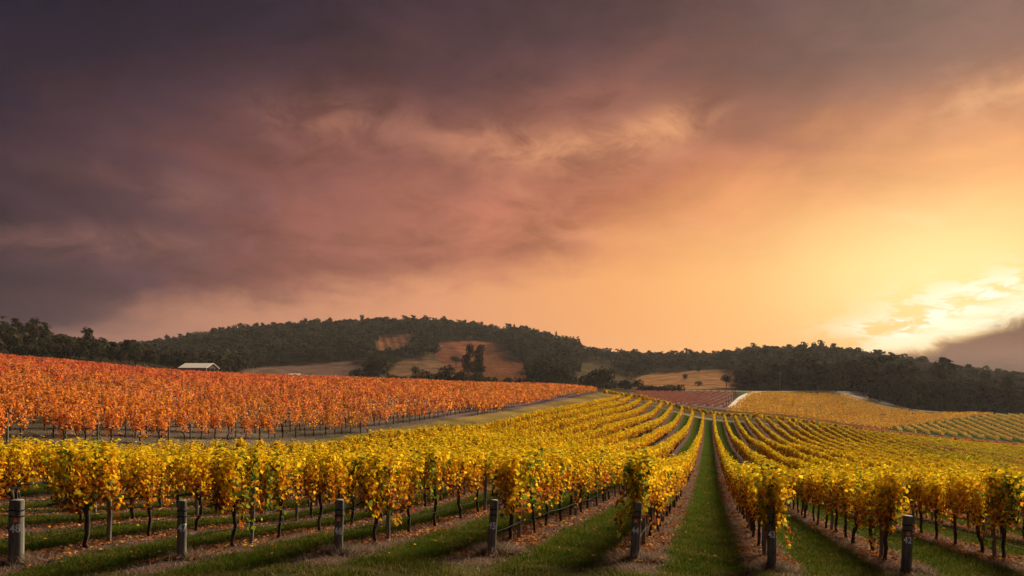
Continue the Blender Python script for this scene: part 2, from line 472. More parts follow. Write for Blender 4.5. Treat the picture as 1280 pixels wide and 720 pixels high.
trk = front & (V__ > -29) & (V__ < 60) & (U_ > row_end(V__) + 0.5) & (U_ < row_end(V__) + 6.5)
land[trk] = (0.27, 0.22, 0.17)
faces = []
idx = np.arange(NR * NP).reshape(NR, NP)
jn = np.concatenate([np.arange(1, NP), [0]])
q = np.stack([idx[:-1, :], idx[:-1, :][:, jn], idx[1:, :][:, jn], idx[1:, :]], -1).reshape(-1, 4)[:, ::-1]
cidx = NR * NP
verts = np.concatenate([np.stack([GX, GY, H], -1).reshape(-1, 3), [[0, 0, H[0].mean()]]])
def soften(m_):
    return m_.astype(float)
landf = np.concatenate([land.reshape(-1, 3), [[0.085, 0.075, 0.03]]])
yff = np.concatenate([soften(yf).ravel(), [0]])

m, N = newmat('ground_soil_and_grass')
tcn = N.n('ShaderNodeTexCoord'); Pos = tcn.outputs['Object']
la = attr(N, 'land').outputs['Color']; ya = attr(N, 'vineyard').outputs['Fac']
vv = N.vm('DOT_PRODUCT', Pos, (CU, -SU, 0))
flat = N.vm('MULTIPLY', Pos, (1, 1, 0))
nA = N.noise(flat, 0.35, 5, 0.6); nB = N.noise(flat, 2.2, 6, 0.65); nC = N.noise(flat, 14.0, 5, 0.7); nD = N.noise(flat, 60.0, 3, 0.7)
ph = N.m('FRACT', N.m('DIVIDE', N.m('ADD', vv, 300.0 + 0.1 + 1.5 + 1.5 - 0.0), 3.0))
dist = N.m('MULTIPLY', N.m('ABSOLUTE', N.m('SUBTRACT', ph, 0.5)), 3.0)     # 0 at a row, 1.5 mid lane
dist = N.m('ADD', dist, N.m('ADD', N.m('MULTIPLY', N.m('SUBTRACT', nB, 0.5), 0.9), N.m('MULTIPLY', N.m('SUBTRACT', nC, 0.5), 0.5)))
strip = N.m('SUBTRACT', 1.0, N.smooth(dist, 0.48, 0.80))
grass = N.mix(N.smooth(nA, 0.35, 0.65), (0.030, 0.056, 0.005, 1), (0.055, 0.072, 0.008, 1))
grass = N.mix(N.m('MULTIPLY', N.smooth(nC, 0.5, 0.85), 0.4), grass, (0.09, 0.08, 0.015, 1))
dry = N.mix(N.smooth(nC, 0.3, 0.7), (0.075, 0.045, 0.034, 1), (0.15, 0.098, 0.076, 1))
dry = N.mix(N.m('MULTIPLY', N.smooth(nB, 0.5, 0.72), 0.6), dry, (0.15, 0.05, 0.025, 1))
vine_floor = N.mix(strip, grass, dry)
head_c = N.mix(N.m('MULTIPLY', N.smooth(nB, 0.40, 0.62), 0.75), la, (0.05, 0.075, 0.014, 1))
head_c = N.mix(N.m('MULTIPLY', N.smooth(nA, 0.5, 0.7), .5), head_c, (0.17, 0.135, 0.07, 1))
# the green mixes only into the near land; far land keeps its colour
rng_ = N.vm('LENGTH', Pos)
nearm = N.m('SUBTRACT', 1.0, N.smooth(rng_, 60.0, 200.0))
base = N.mix(N.m('MULTIPLY', nearm, 0.55), la, head_c)
nE = N.noise(flat, 0.06, 9, 0.72)
base = N.mix(0.9, base, N.mix(N.smooth(nE, 0.36, 0.64), (0.5, 0.52, 0.5, 1), (1.35, 1.25, 1.15, 1)), 'MULTIPLY')
colr = N.mix(ya, base, vine_floor)
colr = N.mix(0.8, colr, N.mix(nD, (0.5, 0.5, 0.5, 1), (1.3, 1.3, 1.3, 1)), 'MULTIPLY')
hgt = N.m('ADD', N.m('MULTIPLY', nC, 1.0), N.m('MULTIPLY', nD, 0.6))
hgt = N.m('MULTIPLY', hgt, N.m('SUBTRACT', 1.0, N.smooth(rng_, 25.0, 90.0)))
sh = principled(N, colr, 1.0, bump(N, hgt, 0.8, 0.06), 0.0)
finish(m, N, sh)
gmesh = mesh_obj('ground', verts, q, 4, m, smooth=True, attrs={'land': landf, 'vineyard': yff})
# close the middle under the viewer
bm_tri = np.stack([np.full(NP, cidx), idx[0], idx[0][jn]], 1)[:, ::-1]
import bmesh
b = bmesh.new(); b.from_mesh(gmesh.data); b.verts.ensure_lookup_table()
for t_ in bm_tri:
    try: b.faces.new([b.verts[int(k)] for k in t_]).smooth = True
    except ValueError: pass
b.to_mesh(gmesh.data); b.free()
tag(gmesh, 'grass and soil of the vineyard and the hills', None, None, 'structure')

# ------------------------------------------------------------------ materials for plants
def leaf_mat(name, trans=0.45, gloss=0.0):
    m, N = newmat(name)
    c = attr(N, 'tint').outputs['Color']
    df = N.n('ShaderNodeBsdfDiffuse'); N.link(c, df.inputs[0])
    tr = N.n('ShaderNodeBsdfTranslucent'); N.link(c, tr.inputs[0])
    mxs = N.n('ShaderNodeMixShader'); mxs.inputs[0].default_value = trans
    N.link(df.outputs[0], mxs.inputs[1]); N.link(tr.outputs[0], mxs.inputs[2])
    return finish(m, N, mxs.outputs[0])
M_leaf = leaf_mat('vine_leaves', 0.42)
M_grass = leaf_mat('grass_blades', 0.35)
M_tree = leaf_mat('tree_leaves', 0.15)
M_litter = leaf_mat('fallen_leaves', 0.1)
def wood_mat(name, c1, c2, scale=18.0, stretch=(1, 1, 0.12)):
    m, N = newmat(name)
    t_ = N.n('ShaderNodeTexCoord')
    nz = N.noise(N.vm('MULTIPLY', t_.outputs['Object'], stretch), scale, 6, 0.7)
    nz2 = N.noise(t_.outputs['Object'], 5.0, 4, 0.6)
    c = N.mix(N.smooth(nz, 0.3, 0.7), c1 + (1,), c2 + (1,))
    c = N.mix(N.m('MULTIPLY', N.smooth(nz2, 0.5, 0.75), 0.5), c, (0.09, 0.11, 0.075, 1))
    return finish(m, N, principled(N, c, 0.9, bump(N, nz, 0.7, 0.01), 0.15))
M_bark = wood_mat('vine_bark', (0.022, 0.017, 0.014), (0.07, 0.052, 0.042))
M_post = wood_mat('weathered_post_wood', (0.07, 0.065, 0.05), (0.21, 0.19, 0.15), 14.0)
M_thin = wood_mat('grey_trellis_wood', (0.10, 0.088, 0.075), (0.21, 0.19, 0.165), 14.0)
M_trunk = wood_mat('tree_bark', (0.045, 0.035, 0.03), (0.12, 0.095, 0.08), 3.0)
M_pale = wood_mat('pale_gum_bark', (0.20, 0.17, 0.15), (0.36, 0.32, 0.28), 3.0)
def plain(name, c, rough=0.6, metal=0.0):
    m, N = newmat(name)
    t_ = N.n('ShaderNodeTexCoord')
    nz = N.noise(t_.outputs['Object'], 9.0, 5, 0.6)
    cc = N.mix(nz, tuple(v * 0.75 for v in c) + (1,), tuple(min(1, v * 1.2) for v in c) + (1,))
    b_ = N.n('ShaderNodeBsdfPrincipled'); N.link(cc, b_.inputs['Base Color'])
    b_.inputs['Roughness'].default_value = rough; b_.inputs['Specular IOR Level'].default_value = 0.12; b_.inputs['Metallic'].default_value = metal
    return finish(m, N, b_.outputs[0])
M_wire = plain('galvanised_wire', (0.10, 0.10, 0.10), 0.8, 0.0)
M_drip = plain('black_drip_pipe', (0.015, 0.015, 0.015), 0.9)
M_paint = plain('white_number_paint', (0.9, 0.9, 0.88), 0.7)
M_tag = plain('orange_marker_plate', (0.55, 0.13, 0.05), 0.5)
M_tagd = plain('pale_marker_print', (0.62, 0.45, 0.32), 0.6)
M_capm = plain('pale_cut_wood', (0.30, 0.29, 0.25), 0.9)

# ------------------------------------------------------------------ geometry helpers
def tube(pts, radii, sides=7, cap=True):
    """tapered tube through pts; returns verts, quads(list of 4)"""
    pts = np.asarray(pts, float); n = len(pts)
    V, Fc = [], []
    prev = None
    for i in range(n):
        t_ = pts[min(i+1, n-1)] - pts[max(i-1, 0)]
        t_ /= np.linalg.norm(t_) + 1e-9
        ref = np.array([1.0, 0, 0]) if abs(t_[0]) < 0.8 else np.array([0, 1.0, 0])
        if prev is not None: ref = prev
        a_ = ref - t_ * (ref @ t_); a_ /= np.linalg.norm(a_) + 1e-9; prev = a_
        b_ = np.cross(t_, a_)
        for k in range(sides):
            an = 2 * math.pi * k / sides
            V.append(pts[i] + radii[i] * (math.cos(an) * a_ + math.sin(an) * b_))
    for i in range(n - 1):
        for k in range(sides):
            k2 = (k + 1) % sides
            Fc.append((i*sides+k, i*sides+k2, (i+1)*sides+k2, (i+1)*sides+k))
    if cap:
        V.append(pts[-1]); c = len(V) - 1
        for k in range(0, sides):
            Fc.append(((n-1)*sides+k, (n-1)*sides+(k+1) % sides, c, c))
    return np.array(V), Fc
def build(name, parts, mat, parent=None, smooth=True, mesh_only=False):
    """list of (verts, faces) joined into ONE mesh"""
    V, Fc, o = [], [], 0
    for v, f in parts:
        V += [tuple(map(float, p)) for p in v]
        for t_ in f:
            t_ = [int(k) + o for k in t_]
            u_ = []
            for k in t_:
                if k not in u_: u_.append(k)
            if len(u_) > 2: Fc.append(u_)
        o += len(v)
    me = bpy.data.meshes.new(name); me.from_pydata(V, [], Fc)
    if smooth: me.polygons.foreach_set('use_smooth', np.ones(len(Fc), bool))
    me.materials.append(mat); me.update()
    if mesh_only: return me
    return link(name, me, parent)
def box(cx, cy, cz, sx_, sy_, sz_):
    v = [(cx + a_*sx_/2, cy + b_*sy_/2, cz + c_*sz_/2) for a_ in (-1, 1) for b_ in (-1, 1) for c_ in (-1, 1)]
    return np.array(v), [(0,1,3,2), (4,6,7,5), (0,4,5,1), (2,3,7,6), (0,2,6,4), (1,5,7,3)]

def unit(v):
    return v / (np.linalg.norm(v, axis=-1, keepdims=True) + 1e-9)
def leaves_from(P, size, rg, down=0.5, ratio=0.95, bias=None):
    """kite-shaped folded leaves at points P: returns verts (n*4), quads. bias pushes normals"""
    n = len(P)
    nrm = rg.normal(size=(n, 3)); nrm[:, 2] = np.abs(nrm[:, 2]) * 0.8
    if bias is not None: nrm += bias
    nrm = unit(nrm)
    tip = rg.normal(size=(n, 3)); tip[:, 2] -= down * 2
    tip = unit(tip - nrm * (tip * nrm).sum(1, keepdims=True))
    side = np.cross(nrm, tip)
    s = np.asarray(size)[:, None] if np.ndim(size) else np.full((n, 1), size)
    s = s * rg.uniform(0.55, 1.35, (n, 1))
    a_ = P - tip * s * 0.45
    b_ = P + side * s * 0.5 * ratio + nrm * s * 0.10
    c_ = P + tip * s * 0.55 
    d_ = P - side * s * 0.5 * ratio + nrm * s * 0.10
    V = np.stack([a_, b_, c_, d_], 1).reshape(-1, 3)
    Q = np.arange(n * 4).reshape(n, 4)
    return V, Q

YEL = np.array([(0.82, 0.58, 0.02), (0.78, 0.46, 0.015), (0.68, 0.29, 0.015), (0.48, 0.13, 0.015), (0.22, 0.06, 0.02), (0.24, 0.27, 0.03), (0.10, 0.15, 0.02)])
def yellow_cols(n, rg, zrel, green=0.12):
    """autumn tint of each leaf: golden to orange, lower leaves turned further, with some canopy shade painted into the tint"""
    r = rg.uniform(0, 1, n) + (0.55 - zrel) * 0.85  # height shift: partly autumn turning, partly lit top and shaded bottom painted in
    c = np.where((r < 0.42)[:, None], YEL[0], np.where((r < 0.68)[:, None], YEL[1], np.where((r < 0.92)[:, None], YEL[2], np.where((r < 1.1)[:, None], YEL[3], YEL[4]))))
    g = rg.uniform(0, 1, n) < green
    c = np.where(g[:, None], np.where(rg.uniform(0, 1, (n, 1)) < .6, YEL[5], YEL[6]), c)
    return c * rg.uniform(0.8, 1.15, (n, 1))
ORA = np.array([(0.88, 0.38, 0.06), (0.85, 0.27, 0.05), (0.66, 0.13, 0.05), (0.34, 0.09, 0.08), (0.75, 0.40, 0.05), (0.20, 0.11, 0.14)])
def orange_cols(n, rg, zrel):
    c = ORA[rg.choice(6, n, p=[.40, .29, .11, .07, .05, .08])]
    return c * rg.uniform(0.8, 1.15, (n, 1))

def vine_foliage(rg, nsh, per, size, colf, h0=1.04, h1=2.14, half=1.02, width=0.15, greenf=0.12, thin=1.0, core=0.0):
    P, Z, Gs = [], [], []
    for k in range(nsh):
        x = (rg.uniform(-half, half) + rg.uniform(-half, half) * core) / (1 + core * .72); y = rg.normal() * 0.07
        top = h1 + rg.normal() * 0.065
        bot = h0 + 0.14 * abs(x) - max(0, rg.normal()) * (0.16 if abs(x) < .5 else .05)
        y1 = y + rg.normal() * width * 0.8; x1 = x + rg.normal() * 0.16
        t_ = rg.uniform(0, 1, per) ** 0.85
        droop = rg.uniform(0, 1) < 0.22
        zz = bot + (top - bot) * t_
        yy = y + (y1 - y) * t_
        if droop:      # a cane that falls outwards
            s_ = 1 if rg.uniform() < .5 else -1
            zz = top - 0.1 - (top - bot + 0.15) * t_
            yy = s_ * (0.08 + (width + .06) * t_ ** 0.5)
        pts = np.stack([x + (x1 - x) * t_, yy, zz], 1) + rg.normal(size=(per, 3)) * (0.075, 0.055, 0.06)
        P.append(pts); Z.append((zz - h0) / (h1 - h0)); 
        Gs.append(np.full(per, greenf * (6.0 if rg.uniform() < 0.13 else 0.35)))
    P = np.concatenate(P); Z = np.concatenate(Z); Gs = np.concatenate(Gs)
    bias = np.stack([np.zeros(len(P)), np.sign(P[:, 1]) * 1.1 * (Z < .85), np.where(Z > .85, 2.2, 0.0)], 1)
    V, Q = leaves_from(P, size, rg, bias=bias)
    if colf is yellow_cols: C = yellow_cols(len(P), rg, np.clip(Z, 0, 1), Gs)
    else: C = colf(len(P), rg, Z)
    return V, Q, C
def vine_trunk(rg, near=True):
    parts = []
    lean = rg.normal() * 0.10; ly = rg.normal() * 0.05
    k = 7
    pts = [(lean * (1 - i/(k-1)) + rg.normal() * 0.018 + (lean*0.6)*math.sin(i*1.3), ly * (1 - i/(k-1)) + rg.normal() * 0.015, -0.06 + 1.06 * i/(k-1)) for i in range(k)]
    r0 = rg.uniform(0.038, 0.058)
    parts.append(tube(pts, [r0 * 1.25] + [r0 * rg.uniform(0.82, 1.12) for _ in range(k-2)] + [r0 * 1.45], 7))
    hx, hy, hz = pts[-1]
    for s_ in (-1, 1):
        c = [(hx, hy, hz - 0.05), (hx + s_*0.12, hy, hz + 0.06), (s_*0.5, rg.normal()*0.02, 1.09 + rg.normal()*0.02), (s_*0.97, rg.normal()*0.02, 1.08)]
        parts.append(tube(c, [r0*1.1, r0*0.8, r0*0.5, r0*0.35], 6))
    if near:
        for j in range(16):
            x = rg.uniform(-0.95, 0.95); h = rg.uniform(0.5, 1.0)
            y1 = rg.normal() * 0.16; x1 = x + rg.normal() * 0.16
            parts.append(tube([(x, 0, 1.08), ((x+x1)/2 + rg.normal()*.03, y1*.4, 1.08 + h*.5), (x1, y1, 1.08 + h)], [0.007, 0.006, 0.003], 4, cap=False))
    return parts

# ------------------------------------------------------------------ yellow vines
VS = 1.92
allv = []        # (x, y, ground, row, order, u, v)
for n in range(N_LEFT, -40, -1):
    v = row_v(n)
    u0 = row_start(n) + (0.75 if n in (43, 44) else 1.8)
    u1 = float(row_end(np.array(v)))
    k = 0
    u = u0
    while u < u1:
        x, y = uv2xy(u, v)
        if y > 2 and abs(x / y) < 0.80 + 6.0 / max(y, 4):
            allv.append((x, y, n, k, u, v))
        k += 1; u += VS
allv = np.array(allv)
gz = ground(allv[:, 0], allv[:, 1])
pxv = 640 + F * allv[:, 0] / allv[:, 1]
infr = (pxv > -60) & (pxv < 1340)
order = np.argsort(np.where(infr, allv[:, 1], 1e6))
N_YEL = 225
near_ids = order[:N_YEL]
rest_ids = np.array([i for i in order[N_YEL:]])
print('vines', len(allv), 'far start', allv[near_ids, 1].max())

near_fol = []
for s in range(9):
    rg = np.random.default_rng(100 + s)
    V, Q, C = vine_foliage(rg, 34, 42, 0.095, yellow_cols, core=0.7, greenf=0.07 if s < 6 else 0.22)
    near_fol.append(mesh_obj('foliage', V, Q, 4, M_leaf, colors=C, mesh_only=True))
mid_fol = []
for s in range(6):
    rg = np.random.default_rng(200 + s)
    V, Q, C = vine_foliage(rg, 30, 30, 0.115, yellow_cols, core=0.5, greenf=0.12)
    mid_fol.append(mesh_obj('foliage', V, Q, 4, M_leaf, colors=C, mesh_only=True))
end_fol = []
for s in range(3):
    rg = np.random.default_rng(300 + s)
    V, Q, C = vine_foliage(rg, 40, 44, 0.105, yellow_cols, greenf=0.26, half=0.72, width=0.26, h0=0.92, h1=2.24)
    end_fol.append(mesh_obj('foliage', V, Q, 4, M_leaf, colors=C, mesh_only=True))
trunks = [build('trunk', vine_trunk(np.random.default_rng(400 + s)), M_bark, mesh_only=True) for s in range(8)]

def ordinal(k):
    if 10 <= k % 100 <= 20: return '%dth' % k
    return '%d%s' % (k, {1: 'st', 2: 'nd', 3: 'rd'}.get(k % 10, 'th'))
def row_phrase(n):
    if n in ROWS: return 'the row behind post %d' % n
    if n > 48: return 'the %s row left of 48' % ordinal(n - 48)
    return 'the %s row right of 42' % ordinal(42 - n)
ROT = math.atan2(CU, SU)       # rotate local x onto the row direction
def yellow_vine(i):
    x, y, n, k, u, v = allv[i]
    n = int(n); k = int(k)
    rg = random.Random(int(i) * 7 + 3)
    root = empty('grapevine', (x, y, gz[i]), ROT + (math.pi if rg.random() < .5 else 0), (1, 1, rg.uniform(0.95, 1.05)))
    tr = link('trunk', trunks[rg.randrange(8)], root)
    if k == 0: fm = end_fol[rg.randrange(3)]
    elif y < 36: fm = near_fol[rg.randrange(9)]
    else: fm = mid_fol[rg.randrange(6)]
    link('foliage', fm, root)
    if k == 0: lab = 'bushy golden green grapevine heading %s' % row_phrase(n)
    else: lab = 'golden grapevine, %s vine from the front in %s' % (ordinal(k + 1), row_phrase(n))
    tag(root, lab, 'grapevine', 'yellow grapevines standing in rows')
for i in near_ids: yellow_vine(i)

# the rest of the yellow rows: past the 300 nearest, one object
def far_rows(name, px_, py_, gz_, rot, rg_seed, colf, label, cat, counts, hts=(1.00, 2.04), half=1.02, width=0.085, trunk_to=140.0, trunk_mat=None, patchy=False, tintf=None, **kw):
    rg = np.random.default_rng(rg_seed)
    VV, QQ, CC, off = [], [], [], 0
    TV, TF, toff = [], [], 0
    ca, sa = math.cos(rot), math.sin(rot)
    lib = {}
    for (lim, nsh, per, size) in counts:
        lib[lim] = [vine_foliage(rg, nsh, per, size, colf, h0=hts[0], h1=hts[1], half=half, width=width, **kw) for _ in range(10)]
    for x, y, g in zip(px_, py_, gz_):
        for lim in sorted(lib):
            if y < lim: break
        V, Q, C = lib[lim][rg.integers(10)]
        if patchy:
            pk = 0.5 + 0.5 * float(vnoise(np.array([x]), np.array([y]), 26.0, 91)[0]) * 1.6 + rg.normal() * .2
            if pk < 0.42:
                nk = max(4, int(len(Q) * np.clip(.22 + pk * .9, .12, .7))); sel_ = rg.permutation(len(Q))[:nk]
                V = V.reshape(-1, 4, 3)[sel_].reshape(-1, 3); C = C[sel_]; Q = Q[:nk]
        if tintf is not None:
            mul, keepf = tintf(x, y, rg)
            C = C * np.array(mul)
            if keepf < 1:
                nk = int(len(Q) * keepf); sel_ = rg.permutation(len(Q))[:nk]
                V = V.reshape(-1, 4, 3)[sel_].reshape(-1, 3); C = C[sel_]; Q = Q[:nk]
        f_ = 1 if rg.uniform() < .5 else -1
        hs = rg.uniform(0.93, 1.07)
        X = V[:, 0] * f_; Yy = V[:, 1] * f_
        W_ = np.stack([X * ca - Yy * sa + x, X * sa + Yy * ca + y, V[:, 2] * hs + g], 1)
        VV.append(W_); QQ.append(Q + off); CC.append(C * (rg.uniform(0.70, 1.18) if patchy else rg.uniform(.9, 1.08)) * np.array([1, rg.uniform(.85, 1.15) if patchy else rg.uniform(.94, 1.06), 1])); off += len(V)
        if y < trunk_to:
            lx, ly_ = rg.normal() * .08, rg.normal() * .05
            w_ = 0.045
            for (ax, ay) in ((1, 0), (0, 1)):
                TV += [(x - w_*ax + lx, y - w_*ay + ly_, g - .1), (x + w_*ax + lx, y + w_*ay + ly_, g - .1), (x + w_*ax, y + w_*ay, g + 1.1), (x - w_*ax, y - w_*ay, g + 1.1)]
                TF.append((toff, toff+1, toff+2, toff+3)); toff += 4
    VV = np.concatenate(VV); QQ = np.concatenate(QQ); CC = np.concatenate(CC)
    o = mesh_obj(name, VV, QQ, 4, M_leaf, colors=CC)
    tag(o, label, cat, None, 'stuff')
    if TV:
        t_ = mesh_obj('trunk', np.array(TV), np.array(TF), 4, M_bark, parent=o)
        t_['kind'] = 'stuff'
    return o
ri = rest_ids
def autumn_patches(x, y, rg):
    # weaker, greener or already bare stretches of the block on its right side
    u, v = xy2uv(x, y)
    w = float(vnoise(np.array([x * 1.0]), np.array([y * .45]), 30.0, 64)[0])
    g = np.clip((v - 22) / 25, 0, 1) * np.clip((u - 95) / 40, 0, 1) * np.clip(.55 + 1.5 * w, 0, 1)
    b = np.clip((v - 42) / 12, 0, 1) * np.clip((u - 105) / 20, 0, 1) * np.clip((215 - u) / 30, 0, 1) * np.clip(.4 - 2.2 * w, 0, 1)
    mul = (1 - .20 * g - .35 * b, 1 - .06 * g - .52 * b, 1 + .3 * g + 2.5 * b)
    return mul, 1 - .12 * g - .40 * b
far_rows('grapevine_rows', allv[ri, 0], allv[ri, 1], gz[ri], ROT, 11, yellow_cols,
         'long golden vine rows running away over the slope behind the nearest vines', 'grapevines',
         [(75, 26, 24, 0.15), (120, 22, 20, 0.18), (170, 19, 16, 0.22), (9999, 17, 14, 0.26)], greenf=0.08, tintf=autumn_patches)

# row of vines planted across the far end of the block
hv = np.arange(-31.0, 112.0, 1.9)
hu = row_end(hv) + 9.0
hx, hy = uv2xy(hu, hv)
sel = hv < 44
far_rows('grapevine_headland_row', hx[sel], hy[sel], ground(hx[sel], hy[sel]), ROT - math.pi/2, 12, yellow_cols,
         'single yellow vine row running crosswise along the far end of the golden rows', 'grapevines', [(9999, 16, 12, 0.36)], trunk_to=0, greenf=0.25)
sel = ~sel
def pink_cols(n, rg, z):
    c = np.array([(0.62, 0.25, 0.10), (0.55, 0.17, 0.08), (0.60, 0.33, 0.10), (0.42, 0.14, 0.10)])[rg.integers(0, 4, n)]
    return c * rg.uniform(0.8, 1.15, (n, 1))
for kk, dv in enumerate((0.0, 3.5, 7.0)):
    xx, yy = uv2xy(hu[sel] + dv, hv[sel])
    far_rows('grapevine_headland_row', xx, yy, ground(xx, yy), ROT - math.pi/2, 13 + kk, pink_cols,
         ['nearest', 'middle', 'farthest'][kk] + ' of three pinkish orange vine rows crosswise beyond the right golden rows', 'grapevines', [(9999, 14, 9, 0.40)], trunk_to=0)

# ------------------------------------------------------------------ orange vines on the left rise
def redder_left(x, y, rg):
    # the vines towards the top left of the rise have turned redder
    k = np.clip((-x - 12) / 60, 0, 1) * np.clip((y - 45) / 70, 0.2, 1)
    return (1 - .06 * k, 1 - .30 * k, 1 + .2 * k), 1.0
OV = []
for v in np.arange(-31.0, -330.0, -2.7):
    for u in np.arange(-5.0, 290.0, 1.8):
        OV.append((u + 0.25 * math.sin(v * 3.1 + u), v))
OV = np.array(OV)
ox, oy = uv2xy(OV[:, 0], OV[:, 1])
ok = (oy > 20) & (np.hypot(ox, oy) < 255) & (np.abs(ox / np.maximum(oy, 1)) < 0.78)
ox, oy, OVk = ox[ok], oy[ok], OV[ok]
og = ground(ox, oy)
opx, opy = topx(ox, oy, og)
ok = inpoly(opx, opy, ORB)
CR = [(-100, 132), (0, 150), (100, 168), (200, 185), (300, 205), (400, 215), (520, 230), (600, 245), (680, 252), (760, 262)]
ok &= oy < np.interp(opx, [p[0] for p in CR], [p[1] for p in CR])
ox, oy, og, opx, OVk = ox[ok], oy[ok], og[ok], opx[ok], OVk[ok]
print('orange', len(ox), oy.min())
oo = np.argsort(np.where((opx > -20) & (opx < 1300), oy, 1e6))
o_near, o_far = oo[:75], oo[75:]
ofol = []
for s in range(7):
    rg = np.random.default_rng(500 + s)
    V, Q, C = vine_foliage(rg, 20, 24, 0.125, orange_cols, h0=0.88, h1=2.05, half=0.72, width=0.26)
    ofol.append(mesh_obj('foliage', V, Q, 4, M_leaf, colors=C, mesh_only=True))
rowsv = sorted(set(np.round(OVk[:, 1], 2)), reverse=True)
cnt = {}
for i in sorted(o_near, key=lambda i: OVk[i, 0]):
    rg = random.Random(int(i) * 5 + 1)
    rv = rowsv.index(round(float(OVk[i, 1]), 2)) + 1
    cnt[rv] = cnt.get(rv, 0) + 1
    root = empty('grapevine', (ox[i], oy[i], og[i]), ROT + (math.pi if rg.random() < .5 else 0), (1, 1, rg.uniform(0.9, 1.1)))
    link('trunk', trunks[rg.randrange(8)], root)
    link('foliage', ofol[rg.randrange(7)], root)
    tag(root, 'sparse orange grapevine, %s from the left in orange row %d above the grass' % (ordinal(cnt[rv]), rv), 'grapevine', 'orange grapevines on the left rise')
far_rows('orange_grapevine_rows', ox[o_far], oy[o_far], og[o_far], ROT, 21, orange_cols,
         'orange and red grapevines covering the left rise up to the shed', 'grapevines',
         [(75, 15, 17, 0.14), (110, 13, 14, 0.18), (160, 11, 11, 0.23), (9999, 10, 9, 0.29)], hts=(0.90, 2.05), half=0.66, width=0.24, patchy=True, tintf=redder_left, trunk_to=150)

# ------------------------------------------------------------------ far vine blocks
def block(name, poly, z0, z1, azd, spacing, step, colf, seed, label, counts, hts=(0.4, 1.7), width=0.24, half=1.0, zr=(300, 460)):
    a_ = math.radians(azd); dxx, dyy = math.sin(a_), math.cos(a_)
    cx = sum(p[0] for p in poly) / len(poly); 
    X0 = (cx - 640) / F * (z0 + z1) / 2; Y0 = (z0 + z1) / 2
    L = 420
    us = np.arange(-L, L, step); ws = np.arange(-L, L, spacing)
    uu, ww = np.meshgrid(us, ws)
    X = X0 + uu * dxx + ww * dyy; Yy = Y0 + uu * dyy - ww * dxx
    X = X.ravel(); Yy = Yy.ravel()
    k = (Yy > z0) & (Yy < z1)
    X, Yy = X[k], Yy[k]
    g = ground(X, Yy); px_, py_ = topx(X, Yy, g)
    k = inpoly(px_, py_, poly) & (px_ < 1340) & (px_ > -60)
    X, Yy, g = X[k], Yy[k], g[k]
    print(name, len(X))
    if len(X) == 0: return
    return far_rows(name, X, Yy, g, math.pi/2 - a_, seed, colf, label, 'grapevines', counts, hts=hts, width=width, half=half, trunk_to=0)
def mk(cols_):
    A = np.array(cols_)
    def f(n, rg, z): return A[rg.integers(0, len(A), n)] * rg.uniform(0.85, 1.12, (n, 1))
    return f
c_red = mk([(0.45, 0.16, 0.13), (0.50, 0.22, 0.12), (0.36, 0.12, 0.11)])
c_or = mk([(0.74, 0.44, 0.05), (0.70, 0.34, 0.05), (0.70, 0.50, 0.06), (0.5, 0.24, 0.06)])
c_yg = mk([(0.74, 0.50, 0.08), (0.70, 0.42, 0.07), (0.58, 0.46, 0.09), (0.74, 0.44, 0.14)])
c_hill = mk([(0.30, 0.13, 0.06), (0.34, 0.18, 0.07), (0.22, 0.09, 0.05)])
lc = [(9999, 9, 8, 0.34)]
block('red_grapevine_rows', [(796, 490.5), (917, 490.5), (909, 510), (780, 500)], 290, 440, 24, 3.4, 1.9, c_red, 31,
      'dusky red vine rows in the small block beyond the crest', lc, hts=(0.3, 1.2), width=0.12)
block('amber_grapevine_rows', [(936, 492.5), (1046, 492.5), (1070, 499), (1110, 512), (1160, 517.5), (1100, 521), (1030, 531), (960, 528), (900, 520), (921, 507)], 290, 450, 76, 7.5, 1.9, c_or, 32,
      'amber vine rows on the rounded slope below the pale track', lc, width=0.10)
block('amber_grapevine_rows', [(1010, 545), (1030, 530), (1100, 521.5), (1180, 518), (1243, 518), (1185, 527), (1110, 537), (1060, 548)], 290, 450, 84, 7.5, 1.9, c_or, 33,
      'thin wedge of amber vine rows between the rounded slope and the green lanes', lc, width=0.10)
block('striped_grapevine_rows', [(1060, 552), (1115, 538), (1185, 529), (1245, 520), (1400, 523), (1400, 560), (1285, 560), (1100, 560)], 285, 400, 19, 5.2, 1.9, c_yg, 34,
      'yellow vine rows with broad green lanes at the far right', lc, width=0.3)
block('hillside_grapevine_rows', [(590, 447), (612, 440), (640, 450), (658, 466), (648, 476), (605, 476)], 480, 900, 22, 7.5, 3.0, c_hill, 35,
      'faint vine rows on the bare reddish hillside', [(9999, 5, 4, 0.8)], hts=(0.2, 1.6), half=1.6)
block('hillside_grapevine_rows', [(470, 414), (518, 414), (524, 422), (500, 438), (472, 436)], 700, 1100, -12, 9.0, 3.0, c_hill, 36,
      'faint vine rows on the small pale patch high on the hill', [(9999, 5, 4, 0.9)], hts=(0.2, 1.6), half=1.6)

